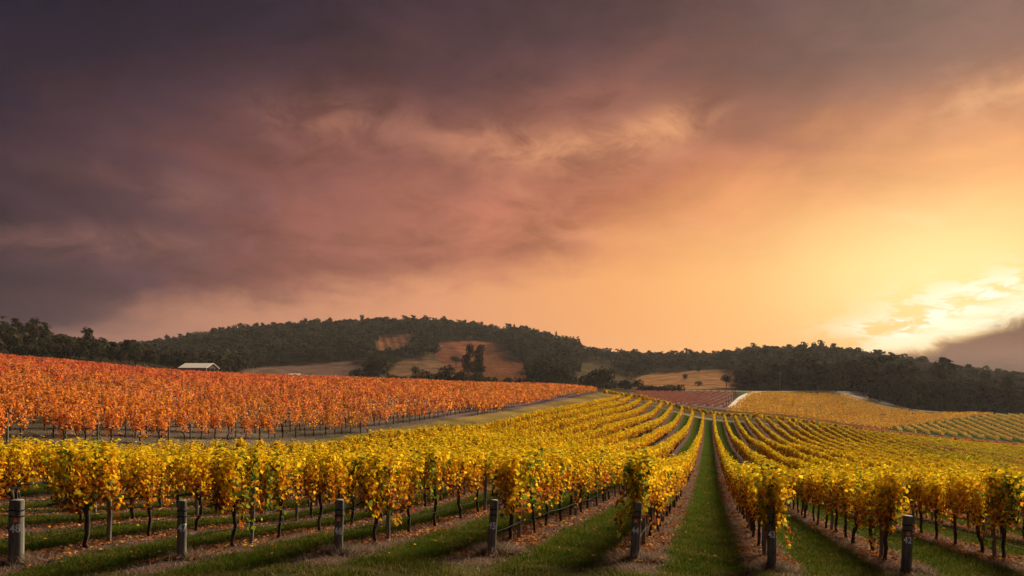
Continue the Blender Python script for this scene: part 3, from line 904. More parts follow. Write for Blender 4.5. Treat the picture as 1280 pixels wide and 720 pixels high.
# ------------------------------------------------------------------ tracks
def unproj(x, y, zmin=300, zmax=620):
    t_ = (x - 640) / F
    z = np.arange(zmin, zmax, 1.0)
    g = ground(t_ * z, z); py_ = HOR - F * g / z
    run = np.minimum.accumulate(py_)
    vis = py_ <= run + 1e-6
    dlt = np.where(vis, np.abs(py_ - y), 99)
    i = int(np.argmin(dlt))
    return np.array([t_ * z[i], z[i], g[i]])
m, N = newmat('pale_gravel')
t_ = N.n('ShaderNodeTexCoord')
nz = N.noise(t_.outputs['Object'], 0.4, 6, 0.7); nz2 = N.noise(t_.outputs['Object'], 6.0, 4, 0.7)
c = N.mix(nz, (0.34, 0.27, 0.21, 1), (0.58, 0.48, 0.39, 1))
c = N.mix(N.m('MULTIPLY', nz2, .4), c, (0.25, 0.18, 0.12, 1))
finish(m, N, principled(N, c, 0.95)); M_road = m
def road(name, pxs, width, label, zmin=300, zmax=620):
    P = [unproj(x, y, zmin, zmax) for x, y in pxs]
    P = np.array(P)
    seg = np.concatenate([[0], np.cumsum(np.linalg.norm(np.diff(P[:, :2], axis=0), axis=1))])
    s = np.arange(0, seg[-1], 2.5)
    X = np.interp(s, seg, P[:, 0]); Yy = np.interp(s, seg, P[:, 1])
    for _ in range(6):
        X[1:-1] = (X[:-2] + 2*X[1:-1] + X[2:]) / 4; Yy[1:-1] = (Yy[:-2] + 2*Yy[1:-1] + Yy[2:]) / 4
    tx, ty = np.gradient(X), np.gradient(Yy); ln = np.hypot(tx, ty) + 1e-9
    nx, ny = -ty / ln, tx / ln
    Vs = []
    K = 5
    for k in range(K):
        o = (k / (K - 1) - .5) * width
        xx, yy = X + nx * o, Yy + ny * o
        Vs.append(np.stack([xx, yy, ground(xx, yy) + 0.18], 1))
    Vs = np.stack(Vs, 1).reshape(-1, 3)
    n = len(X)
    Q = np.array([(i*K+k, i*K+k+1, (i+1)*K+k+1, (i+1)*K+k) for i in range(n-1) for k in range(K-1)])
    o = mesh_obj(name, Vs, Q, 4, M_road, smooth=True)
    tag(o, label, None, None, 'structure')
road('dirt_track', [(916, 510), (921, 504), (928, 497), (938, 492), (950, 489.8)], 4.5, 'pale track climbing between the red and the amber vines')
road('dirt_track', [(852, 488.7), (900, 489.0), (950, 489.3), (1000, 489.8), (1040, 490.5), (1060, 494), (1085, 500.5), (1120, 509), (1150, 513.5), (1185, 515.5)], 4.2, 'pale track along the foot of the wooded hills')
road('dirt_track', [(1042, 490.8), (1062, 491.5), (1080, 491.0), (1087, 495), (1100, 502), (1125, 509)], 10.0, 'pale track bend below the trees')

# ------------------------------------------------------------------ trees
def tree_parts(kind, rg, nq, qs, tall=12.0, rad=5.0):
    """crown quads + trunk; kinds: round, tall, open, conifer, bush"""
    lobes = []
    if kind == 'round':
        for _ in range(9):
            a_ = rg.uniform(0, 6.28); r_ = rad * rg.uniform(0.15, 0.62)
            lobes.append((r_*math.cos(a_), r_*math.sin(a_), tall * rg.uniform(0.45, 0.80), rad * rg.uniform(0.35, 0.55), tall * rg.uniform(0.13, 0.2)))
    elif kind == 'tall':
        for k in range(9):
            a_ = rg.uniform(0, 6.28); r_ = rad * rg.uniform(0.05, 0.5)
            lobes.append((r_*math.cos(a_), r_*math.sin(a_), tall * (0.3 + 0.58 * k / 8), rad * rg.uniform(0.35, 0.5), tall * 0.11))
    elif kind == 'open':
        for k in range(7):
            a_ = rg.uniform(0, 6.28); r_ = rad * rg.uniform(0.2, 0.8)
            lobes.append((r_*math.cos(a_), r_*math.sin(a_), tall * rg.uniform(0.6, 0.92), rad * rg.uniform(0.25, 0.4), tall * 0.08))
    elif kind == 'conifer':
        for k in range(7):
            f_ = k / 6
            lobes.append((rg.normal()*.3, rg.normal()*.3, tall * (0.2 + 0.74 * f_), rad * (0.62 - 0.5 * f_), tall * 0.10))
    else:
        for _ in range(9):
            a_ = rg.uniform(0, 6.28); r_ = rad * rg.uniform(0.2, 0.65)
            lobes.append((r_*math.cos(a_), r_*math.sin(a_), tall * rg.uniform(0.22, 0.66), rad * rg.uniform(0.35, 0.5), tall * rg.uniform(0.25, 0.35)))
    P, Bi, T = [], [], []
    ns = np.array([l[3] ** 1.5 for l in lobes]); ns = (ns / ns.sum() * nq).astype(int) + 1
    pal = np.array([(0.034, 0.040, 0.022), (0.045, 0.048, 0.025), (0.065, 0.060, 0.034), (0.062, 0.047, 0.030)])
    for l, k in zip(lobes, ns):
        dd_ = unit(rg.normal(size=(k, 3)))
        dd_[:, 2] = np.where(dd_[:, 2] < -0.5, -dd_[:, 2], dd_[:, 2])
        rr_ = rg.uniform(0.72, 1.08, (k, 1))
        P.append(np.array(l[:3]) + dd_ * rr_ * np.array([l[3], l[3], l[4]])); Bi.append(dd_ * 1.6)
        T.append(np.tile(pal[rg.integers(0, 4)], (k, 1)))
    P = np.concatenate(P); Bi = np.concatenate(Bi); T = np.concatenate(T)
    V, Q = leaves_from(P, qs, rg, down=0.1, ratio=1.25, bias=Bi)
    C = T * rg.uniform(0.7, 1.3, (len(P), 1))
    tr = [tube([(0, 0, -1.0), (0.1, 0, tall*.25), (0.2, 0.1, tall*0.6)], [rad*.075, rad*.055, rad*.03], 6)]
    for l in lobes[:5]:
        tr.append(tube([(0.1, 0, tall*.25), (l[0]*.5, l[1]*.5, l[2]*.75), (l[0]*.8, l[1]*.8, l[2])], [rad*.035, rad*.025, rad*.012], 5))
    return V, Q, C, tr
lib = {}
SPEC = {'round': (12, 5.2), 'tall': (17, 5.0), 'open': (15, 5.5), 'conifer': (17, 4.2), 'bush': (4.5, 4.0)}
for kind, (th, rd) in SPEC.items():
    lib[kind] = []
    for s in range(7):
        rg = np.random.default_rng(700 + s + 17 * len(kind))
        V, Q, C, tr = tree_parts(kind, rg, {'open': 420, 'bush': 620}.get(kind, 800), {'bush': 0.5}.get(kind, 0.85), th, rd)
        C = C * np.array([(.7, .75, .9), (.9, .9, .8), (1.5, 1.25, .9), (.6, .65, .75), (1.25, 1.2, .9), (.8, .8, .8), (1.7, 1.3, 1.0)][s]) * .85
        lib[kind].append((mesh_obj('crown', V, Q, 4, M_tree, colors=C, mesh_only=True), build('trunk', tr, M_trunk, mesh_only=True)))
flib = {}
for kind, (th, rd) in SPEC.items():
    flib[kind] = []
    for s in range(6):
        rg = np.random.default_rng(900 + s + 13 * len(kind))
        V, Q, C, tr = tree_parts(kind, rg, {'open': 70}.get(kind, 130), {'bush': 1.1}.get(kind, 1.9), th, rd)
        flib[kind].append((V, Q, C))
used = {}
TNAME = {'round': 'gum_tree', 'tall': 'gum_tree', 'open': 'gum_tree', 'conifer': 'pine_tree', 'bush': 'bush'}
def place_tree(kind, x, y, g, s, sz, label, group=None, i=0):
    rg = random.Random(int(x * 13 + y * 7) + i)
    istree = kind != 'bush' or ' tree ' in label or label.endswith(' tree')
    root = empty(TNAME[kind] if kind != 'bush' or not istree else 'gum_tree', (x, y, g), rg.uniform(0, 6.28), (s, s, sz))
    cr, tr = lib[kind][rg.randrange(7)]
    link('crown', cr, root); link('trunk', tr, root)
    tag(root, label, 'tree' if istree else 'bush', group)
    return root

# trees that stand apart:  photo x, base row, height in photo px, width px, distance, kind, label
SINGLE = [
 (586, 477, 46, 20, 500, 'tall', 'tall dark gum standing left in the pair before the reddish hillside'),
 (599, 476, 44, 20, 505, 'tall', 'tall dark gum standing right in the pair before the reddish hillside'),
 (570, 459, 14, 16, 640, 'round', 'small round tree on the slope left of the tall pair'),
 (536, 480, 18, 26, 470, 'bush', 'wide olive bush left of the tall pair, left half of its clump'),
 (554, 480, 24, 28, 480, 'bush', 'tallest olive bush in the clump left of the tall pair'),
 (577, 481, 18, 22, 465, 'bush', 'dark bush at the foot of the tall pair, on the left'),
 (599, 482, 14, 24, 460, 'bush', 'dark bush at the foot of the tall pair, on the right'),
 (446, 473, 12, 22, 470, 'bush', 'dark bush above the orange vines at the pale low ground, left one'),
 (466, 474, 12, 20, 470, 'bush', 'dark bush above the orange vines at the pale low ground, right one'),
 (520, 470, 13, 12, 520, 'bush', 'small bush on the pale spur'),
 (668, 482, 20, 22, 478, 'bush', 'rounded bush at the right foot of the reddish hillside'),
 (690, 484, 16, 30, 474, 'bush', 'low green bush below the dark pines'),
 (712, 484, 16, 24, 480, 'bush', 'low green bush right of the dark pines'),
 (736, 486, 24, 28, 484, 'bush', 'broad dark tree at the end of the orange vines, left of its pair'),
 (757, 487, 28, 32, 488, 'bush', 'broad dark tree at the end of the orange vines, right of its pair'),
 (780, 487, 12, 18, 490, 'bush', 'small dark bush at the left end of the dry meadow'),
 (862, 466, 8, 5, 620, 'round', 'tiny lone tree high on the dry meadow, left of two'),
 (873, 468, 9, 6, 610, 'round', 'tiny lone tree high on the dry meadow, right of two'),
 (856, 474, 7, 7, 570, 'bush', 'small bush in the middle of the dry meadow'),
 (873, 482, 6, 10, 530, 'bush', 'flat bush low on the dry meadow'),
 (908, 486, 18, 14, 520, 'round', 'brownish tree at the right edge of the dry meadow'),
 (1022, 488, 36, 40, 500, 'bush', 'massive dark round tree above the amber vines, left of its pair'),
 (1045, 489, 32, 30, 505, 'bush', 'massive dark round tree above the amber vines, right of its pair'),
 (1143, 511, 24, 18, 455, 'bush', 'pale brownish rounded tree at the wood edge by the track'),
 (1099, 502, 30, 34, 462, 'bush', 'dark dome of a tree just right of the track bend'),
 (1125, 508, 34, 36, 468, 'bush', 'broad dark tree second right of the track bend'),
]
nsing = 0
for i, (x, yb, hp, wp, z, kind, lab) in enumerate(SINGLE):
    p = unproj(x, yb, max(z - 90, 380), z + 160)
    X, z, g = p[0], p[1], float(p[2]); th, rd = SPEC[kind]
    hgt_ = hp * z / F
    s = wp * z / F / (2 * rd * 0.92)
    place_tree(kind, X, z, g - 0.2, s, hgt_ / (th * (0.95 if kind != 'bush' else 0.95)), lab, None, i); nsing += 1

# dark clipped hedge at the foot of the meadow
hp_ = [unproj(x, 489.0) for x in np.linspace(800, 852, 18)]
V, Q, C, off = [], [], [], 0
rg = np.random.default_rng(55)
P = []
for p in hp_:
    k = 130
    P.append(np.array([p[0], p[1], p[2]]) + rg.uniform((-2, -1.2, 0.1), (2, 1.2, 2.6 + 1.4 * rg.uniform()), (k, 3)))
P = np.concatenate(P); V, Q = leaves_from(P, 0.65, rg)
hedge = mesh_obj('hedge', V, Q, 4, M_tree, colors=np.array([(0.02, 0.032, 0.014)]) * rg.uniform(.7, 1.2, (len(P), 1)))
tag(hedge, 'long dark clipped hedge at the foot of the dry meadow', 'hedge')

# woods on the hills
ZBx = [-300, 0, 180, 300, 450, 600, 750, 800, 925, 930, 1045, 1085, 1100, 1280, 1560]
ZBz = [290, 330, 400, 480, 480, 480, 495, 560, 560, 505, 498, 462, 455, 470, 480]
rg = np.random.default_rng(77)
tx_, tz_ = [], []
for z in np.arange(290, 1130, 7.6):
    for x in np.arange(-0.95 * z, 0.86 * z, 8.2):
        tx_.append(x + rg.uniform(-3.6, 3.6)); tz_.append(z + rg.uniform(-3.6, 3.6))
tx_, tz_ = np.array(tx_), np.array(tz_)
tg = ground(tx_, tz_)
qx, qy = topx(tx_, tz_, tg)
k = (tz_ > np.interp(qx, ZBx, ZBz)) & (qx > -90) & (qx < 1370)
for nm, (poly, c) in CLEAR.items():
    # keep the view on the clearing open: also thin the trees just below it
    k &= ~(inpoly(qx, qy, poly) & (tz_ < (790 if nm.startswith('tan') else 2000))) & ~inpoly(qx, qy - 9000.0 / tz_ * 0.8, poly)
tx_, tz_, tg, qx, qy = tx_[k], tz_[k], tg[k], qx[k], qy[k]
# running horizon of the bare ground, to drop what no one can see
SL = np.maximum.accumulate(H[:, :NF] / RG[:, None], axis=0)
rr = np.hypot(tx_, tz_); pp = np.degrees(np.arctan2(tx_, tz_))
ii = np.clip(np.searchsorted(RG, rr - 14) - 1, 0, NR - 1); jj = np.clip(((pp + 56) / 108 * (NF - 1)).astype(int), 0, NF - 1)
vis = (tg + 15) / rr > SL[ii, jj]
tx_, tz_, tg, qx, qy, rr = tx_[vis], tz_[vis], tg[vis], qx[vis], qy[vis], rr[vis]
print('trees', len(tx_))
kinds = []
for x, z, px_ in zip(tx_, tz_, qx):
    u_ = rg.uniform()
    if 630 < px_ < 725: kd = 'conifer' if u_ < .5 else ('tall' if u_ < .8 else 'round')
    elif 740 < px_ < 850: kd = 'open' if u_ < .65 else 'round'
    elif px_ < 180: kd = 'round' if u_ < .75 else ('tall' if u_ < .92 else 'open')
    else: kd = 'round' if u_ < .72 else ('tall' if u_ < .85 else 'open')
    kinds.append(kd)
sc_ = rg.uniform(0.7, 1.15, len(tx_)) * np.interp(qx, [0, 180, 300, 900, 1100, 1300], [.8, .8, 0.95, 1.0, 1.05, 1.0])
sc_ *= np.where(rg.uniform(0, 1, len(tx_)) < 0.06, 1.15, 1.0)
sc_ *= np.where(qx > 930, np.interp(tz_, [450, 640], [1.55, 1.15]), 1.0) * np.where((qx > 636) & (qx < 728) & (tz_ > 800), 1.35, 1.0)
sz_ = sc_ * rg.uniform(0.75, 1.1, len(tx_))
# which show largest: nearest and not behind others (front edge of each bearing)
size_ = sz_ / tz_ * np.where((qx > 0) & (qx < 1280), 1, 0.01)
bins = (qx // 6).astype(int)
seen = {}
score = np.zeros(len(tx_))
for i in np.argsort(tz_):
    b_ = bins[i]; top = (tg[i] + 11 * sz_[i]) / tz_[i]
    prev = max(seen.get(b_, -9), -9)
    score[i] = max(0.0, min(top - max(prev, tg[i] / tz_[i]), 0.05)) * (1 if 0 < qx[i] < 1280 else 0)
    seen[b_] = max(prev, top)
oi = np.argsort(-score)
NT_ = 300 - nsing
ind = set(oi[:NT_].tolist())
reg = lambda p: 'left hill' if p < 180 else ('long hill behind the orange vines' if p < 480 else ('ridge above the reddish hillside' if p < 640 else ('slope of pines in the middle' if p < 740 else ('low saddle above the dry meadow' if p < 930 else 'wooded hill at the right'))))
kl = {'round': 'dark rounded gum tree', 'tall': 'tall dark gum tree', 'open': 'thin open crowned gum tree', 'conifer': 'dark pointed pine tree'}
for i in ind:
    place_tree(kinds[i], tx_[i], tz_[i], tg[i] - .3, sc_[i], sz_[i], '%s in the wood on the %s' % (kl[kinds[i]], reg(qx[i])), '%ss in the wood on the %s' % (kl[kinds[i]], reg(qx[i])), int(i))
VV, QQ, CC, off = [], [], [], 0
for i in range(len(tx_)):
    if i in ind: continue
    V, Q, C = flib[kinds[i]][rg.integers(6)]
    a_ = rg.uniform(0, 6.28); ca, sa = math.cos(a_), math.sin(a_)
    VV.append(np.stack([(V[:, 0]*ca - V[:, 1]*sa)*sc_[i] + tx_[i], (V[:, 0]*sa + V[:, 1]*ca)*sc_[i] + tz_[i], V[:, 2]*sz_[i] + tg[i] - .3], 1))
    QQ.append(Q + off); off += len(V); CC.append(C * rg.uniform(0.5, 1.45) * np.array([rg.uniform(.95, 1.2), 1, rg.uniform(.8, 1.0)]))
w_ = mesh_obj('woodland', np.concatenate(VV), np.concatenate(QQ), 4, M_tree, colors=np.concatenate(CC))
tag(w_, 'dark continuous wood covering the hills behind the vineyard', 'woodland', None, 'stuff')

# shrubs along the foot of the hills, beyond the orange vines
for i in range(46):
    r_ = random.Random(900 + i)
    xpx = 484 + (i + r_.random()) * 6.9
    z = 445 + r_.uniform(0, 26) + max(0, xpx - 720) * .2; X = (xpx - 640) / F * z
    place_tree('bush', X, z, float(ground(X, z)) - .3, r_.uniform(.6, 1.35), r_.uniform(.8, 1.7), 'dark shrub in the belt between the orange vines and the hills', 'shrubs along the foot of the hills', i)
# low scrub along the track on the right
sp_ = [unproj(x, y) for x, y in [(1060, 489), (1088, 491)] + [(1090 + 7*i, 500 + min(13, 1.0 * i)) for i in range(28)]]
for i, p in enumerate(sp_):
    r_ = random.Random(i)
    z = p[1] + 6 + r_.uniform(0, 6); X = p[0] * z / p[1]
    o = place_tree('bush', X, z, float(ground(X, z)) - .2, r_.uniform(.45, .8), r_.uniform(.5, .9), 'low scrubby bush beside the pale track at the edge of the right wood', 'scrub along the pale track', i)

# ------------------------------------------------------------------ posts with painted numbers
def text_mesh(txt, size):
    cu = bpy.data.curves.new('painted_number', 'FONT'); cu.body = txt; cu.size = size
    cu.align_x = 'CENTER'; cu.align_y = 'CENTER'; cu.offset = 0.005; cu.resolution_u = 3
    ob = bpy.data.objects.new('painted_number', cu); col.objects.link(ob)
    dg = bpy.context.evaluated_depsgraph_get()
    me = bpy.data.meshes.new_from_object(ob.evaluated_get(dg))
    bpy.data.objects.remove(ob); bpy.data.curves.remove(cu)
    b = bmesh.new(); b.from_mesh(me)
    for _ in range(2):
        bmesh.ops.subdivide_edges(b, edges=[e_ for e_ in b.edges if e_.calc_length() > size * 0.12], cuts=1)
    bmesh.ops.triangulate(b, faces=b.faces)
    b.to_mesh(me); b.free()
    return me
HAND = {48: (20, .135), 47: (227, .092), 46: (423, .092), 45: (614, .088), 44: (793, .100), 43: (962, .100), 42: (1133, .108)}
TOPS = {48: 625, 47: 626, 46: 625, 45: 625, 44: 628, 43: 630, 42: 645}
LEAN = {48: 0.0, 47: 0.0, 46: 0.02, 45: 0.06, 44: 0.06, 43: 0.0, 42: 0.04}
post_xy = {}
for n, (px_, rad) in HAND.items():
    v = row_v(n); phi = math.atan((px_ - 640) / F)
    u = v / math.tan(phi - THETA)
    if n == 43: u = 17.6
    x, y = uv2xy(u, v)
    g = float(ground(x, y)); post_xy[n] = (x, y, g)
    hgt_ = (HOR - TOPS[n]) * y / F - g
    hgt_ = min(max(hgt_, 1.05), 1.4)
    root = empty('numbered_post', (x, y, g), 0)
    root.rotation_euler = (-0.02, LEAN[n], 0)
    rg = np.random.default_rng(n)
    zs = np.concatenate([np.linspace(-.15, hgt_ - .03, 12), [hgt_ - .008, hgt_]])
    prof = [rad * (1.05 - 0.08 * max(0, z_) / hgt_ + rg.normal() * .008) for z_ in zs[:-2]] + [rad * .96, rad * .88]
    V, Fc = tube([(0.004*math.sin(z_*7+n), 0.004*math.cos(z_*5), z_) for z_ in zs], prof, 20)
    build('post', [(V, Fc)], M_post, root)
    capv, capf = tube([(0, 0, hgt_ - 0.002), (0, 0, hgt_ + 0.004)], [rad*.90, rad*.86], 20)
    build('cut_top', [(capv, capf)], M_capm, root)
    # wire wrapped round the head of the post
    for k, zr in enumerate((hgt_ - .22, hgt_ - .34)):
        pts = [(math.cos(t_) * rad * 1.03, math.sin(t_) * rad * 1.03, zr + 0.012 * math.sin(3*t_) + t_*.002) for t_ in np.linspace(0, 4*math.pi, 40)]
        w1 = build('wire_wrap', [tube(pts, [0.006]*40, 5)], M_drip, root)
    # painted digits, wrapped on the face towards the track
    ang0 = math.atan2(-y, -x) + (-.18 if n in (48, 44, 45, 46) else .1)
    sz = {48: .23, 47: .22, 46: .21, 45: .21, 44: .20, 43: .21, 42: .21}[n]
    me = text_mesh(str(n), sz)
    zc = hgt_ - {48: .57, 47: .56, 46: .65, 45: .56, 44: .62, 43: .60, 42: .55}[n]
    co = np.zeros(len(me.vertices) * 3, np.float32); me.vertices.foreach_get('co', co); co = co.reshape(-1, 3)
    rr_ = rad * 1.02 + 0.004
    an = ang0 + co[:, 0] * 0.85 / rr_
    out = np.stack([np.cos(an) * rr_, np.sin(an) * rr_, co[:, 1] + zc], 1)
    me.vertices.foreach_set('co', out.astype(np.float32).ravel()); me.materials.clear(); me.materials.append(M_paint); me.update()
    me.name = 'painted_number'
    link('painted_number', me, root)
    if n in (48, 46, 44, 42):
        # small orange plate with a pale house-like print
        pl = []
        W2 = .052
        def pt(dx_, dz_, lift):
            a2 = ang0 + .05 + dx_ / rr_
            return (math.cos(a2) * (rr_ + lift), math.sin(a2) * (rr_ + lift), hgt_ - .40 + dz_)
        shp = [(-W2, -.05), (W2, -.05), (W2, .03), (0, .075), (-W2, .03)]
        v1 = [pt(a_, b_, .012) for a_, b_ in shp] + [pt(a_, b_, .002) for a_, b_ in shp]
        f1 = [(0, 1, 2, 3, 4)] + [(i, i+5, (i+1) % 5 + 5, (i+1) % 5) for i in range(5)]
        tg_ = build('marker_plate', [(np.array(v1), f1)], M_tag, root, smooth=False)
        shp = [(-W2*.5, -.03), (W2*.5, -.03), (W2*.5, .01), (0, .04), (-W2*.5, .01)]
        build('marker_print', [(np.array([pt(a_, b_, .015) for a_, b_ in shp]), [(0, 1, 2, 3, 4)])], M_tagd, tg_, smooth=False)
    extra = {48: 'stout grey strainer post with white painted 48 and small orange plate', 47: 'grey strainer post with white painted 47 and no plate',
             46: 'grey strainer post with white painted 46 and orange plate', 45: 'leaning grey strainer post with white painted 45',
             44: 'mossy strainer post with white painted 44 under a shaggy vine', 43: 'dark strainer post with white painted 43 right of the middle lane',
             42: 'leaning strainer post with white painted 42 at the right'}[n]
    tag(root, extra, 'post', 'numbered strainer posts at the row ends')

# thinner trellis posts inside the rows
def post_mesh(seed):
    rg = np.random.default_rng(seed)
    zs = np.linspace(-.1, 1.95, 9)
    return build('trellis_post', [tube([(rg.normal()*.006, rg.normal()*.006, z_) for z_ in zs], [0.052]*8 + [0.046], 10)], M_thin, mesh_only=True)
tpm = [post_mesh(800 + i) for i in range(3)]
tcount = 0
for n in range(N_LEFT, 28, -1):
    v = row_v(n)
    for k in range(0, 12):
        u = row_start(n) + 1.8 + (0.62 if k == 0 else 0.9) + k * 4 * VS
        x, y = uv2xy(u, v)
        if y < 4 or y > 62 or abs(x / y) > .75: continue
        o = link('trellis_post', tpm[(n + k) % 3]); o.location = (x, y, float(ground(x, y))); o.rotation_euler = (random.gauss(0, .02), random.gauss(0, .02), random.uniform(0, 6))
        tag(o, 'grey trellis post, %s along %s' % (ordinal(k + 1), row_phrase(n)), 'post', 'trellis posts in the yellow rows')
        tcount += 1
oc = {}
for i in sorted(o_near, key=lambda i: OVk[i, 0]):
    if (int(round(OVk[i, 0] / 1.8))) % 3: continue
    rv = rowsv.index(round(float(OVk[i, 1]), 2)) + 1
    oc[rv] = oc.get(rv, 0) + 1
    x, y = uv2xy(OVk[i, 0] + .8, OVk[i, 1])
    o = link('trellis_post', tpm[i % 3]); o.location = (x, y, float(ground(x, y)) - .1)
    tag(o, 'grey post, %s from the left in orange row %d above the grass strip' % (ordinal(oc[rv]), rv), 'post', 'trellis posts in the orange rows')

# wires and drip pipe along the nearest rows
def wire(n, hs, r_, mat, name, sag, label, umax=60):
    v = row_v(n); parts = []
    for h in hs:
        u0 = row_start(n) + .05
        us = np.arange(u0, umax, 1.2)
        x, y = uv2xy(us, np.full(len(us), v + .03))
        k = y > 3
        x, y, us_ = x[k], y[k], us[k]
        g = ground(x, y)
        hh = h + sag * np.sin(us_ * 2.1 + n)
        hh = np.where(us_ < u0 + 2.4, np.minimum(hh, 0.95 + (hh - .95) * np.clip((us_ - u0) / 2.4, 0, 1)), hh)
        parts.append(tube(np.stack([x, y, g + hh], 1), [r_]*len(x), 4))
    o = build(name, parts, mat); tag(o, label, 'wire' if mat is M_wire else 'pipe', 'trellis wires of the near rows' if mat is M_wire else 'drip pipes of the near rows')
for n in range(50, 39, -1):
    wire(n, (1.08, 1.5, 1.85), 0.003, M_wire, 'trellis_wire', 0.004, 'thin trellis wires strung along %s' % row_phrase(n))
    wire(n, (0.42,), 0.009, M_drip, 'drip_pipe', 0.018, 'black drip pipe hung under the vines of %s' % row_phrase(n))

# ------------------------------------------------------------------ buildings and poles
def shed(name, x, y, z0, L, Dp, he, hr, label, wallm, roofm, cat='shed'):
    root = empty(name, (x, y, z0))
    parts = [box(0, Dp/2 - .1, he/2, L, .12, he), box(-L/2 + .06, 0, he/2, .12, Dp - .25, he), box(0, -Dp/2 + .1, he/2, L, .12, he)]
    build('wall', parts, wallm, root, smooth=False)
    # open gable bay on the right with posts
    pv = [box(L/2 - .08, s_, he/2, .16, .16, he) for s_ in (-Dp/2 + .25, -Dp/6, Dp/6, Dp/2 - .25)]
    build('bay_post', pv, M_thin, root, smooth=False)
    o_ = .35
    for s_ in (-1, 1):
        v = np.array([(-L/2 - o_, s_ * (Dp/2 + o_), he - .12), (L/2 + o_, s_ * (Dp/2 + o_), he - .12), (L/2 + o_, 0, hr), (-L/2 - o_, 0, hr)])
        v2 = v.copy(); v2[:, 2] += .09
        build('roof_sheet', [(np.concatenate([v, v2]), [(0, 1, 2, 3), (7, 6, 5, 4), (0, 4, 5, 1), (1, 5, 6, 2), (2, 6, 7, 3), (3, 7, 4, 0)])], roofm, root, smooth=False)
    g = [((L/2 - .02, -Dp/2 + .2, he - .1), (L/2 - .02, Dp/2 - .2, he - .1), (L/2 - .02, 0, hr - .1))]
    build('gable', [(np.array(g[0]), [(0, 1, 2)])], M_dark, root, smooth=False)
    build('gable', [(np.array([(-L/2 + .02, p[1], p[2]) for p in g[0]]), [(0, 2, 1)])], M_dark, root, smooth=False)
    tag(root, label, cat)
M_dark = plain('dark_shed_boards', (0.03, 0.025, 0.025), 0.9)
M_roof = plain('pale_iron_roof', (0.85, 0.74, 0.62), 0.6, 0.0)
M_wall = plain('weathered_shed_wall', (0.32, 0.22, 0.19), 0.9)
M_white = plain('white_wall', (0.72, 0.68, 0.63), 0.8)
zs_ = 206.0; X = (249 - 640) / F * zs_
rz_ = (HOR - 454.3) * (zs_ + 4) / F - float(ground(X, zs_)) + .3
shed('shed', X - 1.7, zs_ + 4, float(ground(X, zs_)) - .3, 7.6, 8.5, rz_ - 1.35, rz_, 'open farm shed with pale iron roof above the orange vines', M_wall, M_roof)
zs_ = 216.0; X = (368 - 640) / F * zs_
shed('small_shed', X, zs_, float(ground(X, zs_)) - .3, 2.6, 2.6, (HOR - 468.6) * zs_ / F - float(ground(X, zs_)) + .2, (HOR - 467.2) * zs_ / F - float(ground(X, zs_)) + .3, 'small white roofed hut peeping over the orange vines', M_white, M_white, 'hut')
p = unproj(551, 437, 600, 980)
shed('hill_house', p[0], p[1], float(p[2]) + .5, 4.2, 3.5, 3.0, 4.0, 'tiny white house among the trees high on the hill', M_white, M_roof, 'house')
p = unproj(975, 490)
root = empty('power_pole', tuple(p))
build('pole', [tube([(0, 0, -.5), (0, 0, 12.5)], [.22, .15], 8)], M_pale, root)
build('crossarm', [box(0, 0, 11.8, 2.4, .16, .16)], M_pale, root, smooth=False)
for s_ in (-1, 0, 1): build('insulator', [tube([(s_*1.05, 0, 11.9), (s_*1.05, 0, 12.2)], [.07, .05], 6)], M_white, root)
tag(root, 'pale wooden power pole against the dark wood on the right', 'pole')
for i, (x, y) in enumerate([(908, 508), (911, 504.5), (914, 501), (917, 497.5), (919.5, 494)]):
    p = unproj(x, y)
    o = build('fence_post', [tube([(0, 0, -.3), (0, 0, 3.6), (0, 0, 3.7)], [.16, .13, .08], 7)], M_bark); o.location = p
    tag(o, 'tall dark post by the red vines, %s from the near end of the track' % ordinal(i + 1), 'post', 'tall posts beside the pale track')
for i, (x, yb, hh, lab) in enumerate([(1062, 474, 17, 'bare pale dead trunk in the right wood, left of two'), (1069, 473, 19, 'bare pale dead trunk in the right wood, right of two')]):
    z = 492.0; X = (x - 640) / F * z; g = float(ground(X, z)); top = (HOR - (yb - hh)) * z / F - g
    root = empty('dead_tree', (X, z, g))
    parts = [tube([(0, 0, -.3), (.2, 0, top*.5), (0, 0, top)], [.28, .2, .08], 7)]
    for s_ in (-1, 1, -.6, .7): parts.append(tube([(.15, 0, top*(.45 + .1*s_)), (s_*1.3, .3, top*(.7 + .08*s_)), (s_*1.6, .2, top*(.9+.05*s_))], [.12, .08, .03], 5))
    build('trunk', parts, M_pale, root); tag(root, lab, 'dead tree')

# ------------------------------------------------------------------ grass, dry tufts, fallen leaves
def scatter(n, z0, z1, seed, power=1.0, xr=(-60, 1340)):
    r = np.random.default_rng(seed)
    z = np.exp(r.uniform(math.log(z0), math.log(z1), n)) if power == 1 else r.uniform(z0, z1, n)
    x = (r.uniform(xr[0], xr[1], n) - 640) / F * z
    return r, x, z
def rowdist(x, y):
    u, v = xy2uv(x, y)
    k = (v + 0.1 - 1.5) / 3.0
    return u, v, np.abs(k - np.round(k)) * 3.0
def blades(name, x, y, h, w, cols_, lean, r, label, cat):
    n = len(x); g = ground(x, y)
    a_ = r.uniform(0, 6.28, n); dx_, dy_ = np.cos(a_), np.sin(a_)
    lx, ly_ = r.normal(size=n) * lean * h, r.normal(size=n) * lean * h
    b0 = np.stack([x - dx_ * w, y - dy_ * w, g - .01], 1); b1 = np.stack([x + dx_ * w, y + dy_ * w, g - .01], 1)
    t_ = np.stack([x + lx, y + ly_, g + h], 1)
    V = np.stack([b0, b1, t_], 1).reshape(-1, 3)
    o = mesh_obj(name, V, np.arange(3 * n).reshape(n, 3), 3, M_grass, colors=cols_)
    return tag(o, label, cat, None, 'stuff')
r, x, y = scatter(460000, 11.5, 110, 1)
u, v, dr = rowdist(x, y)
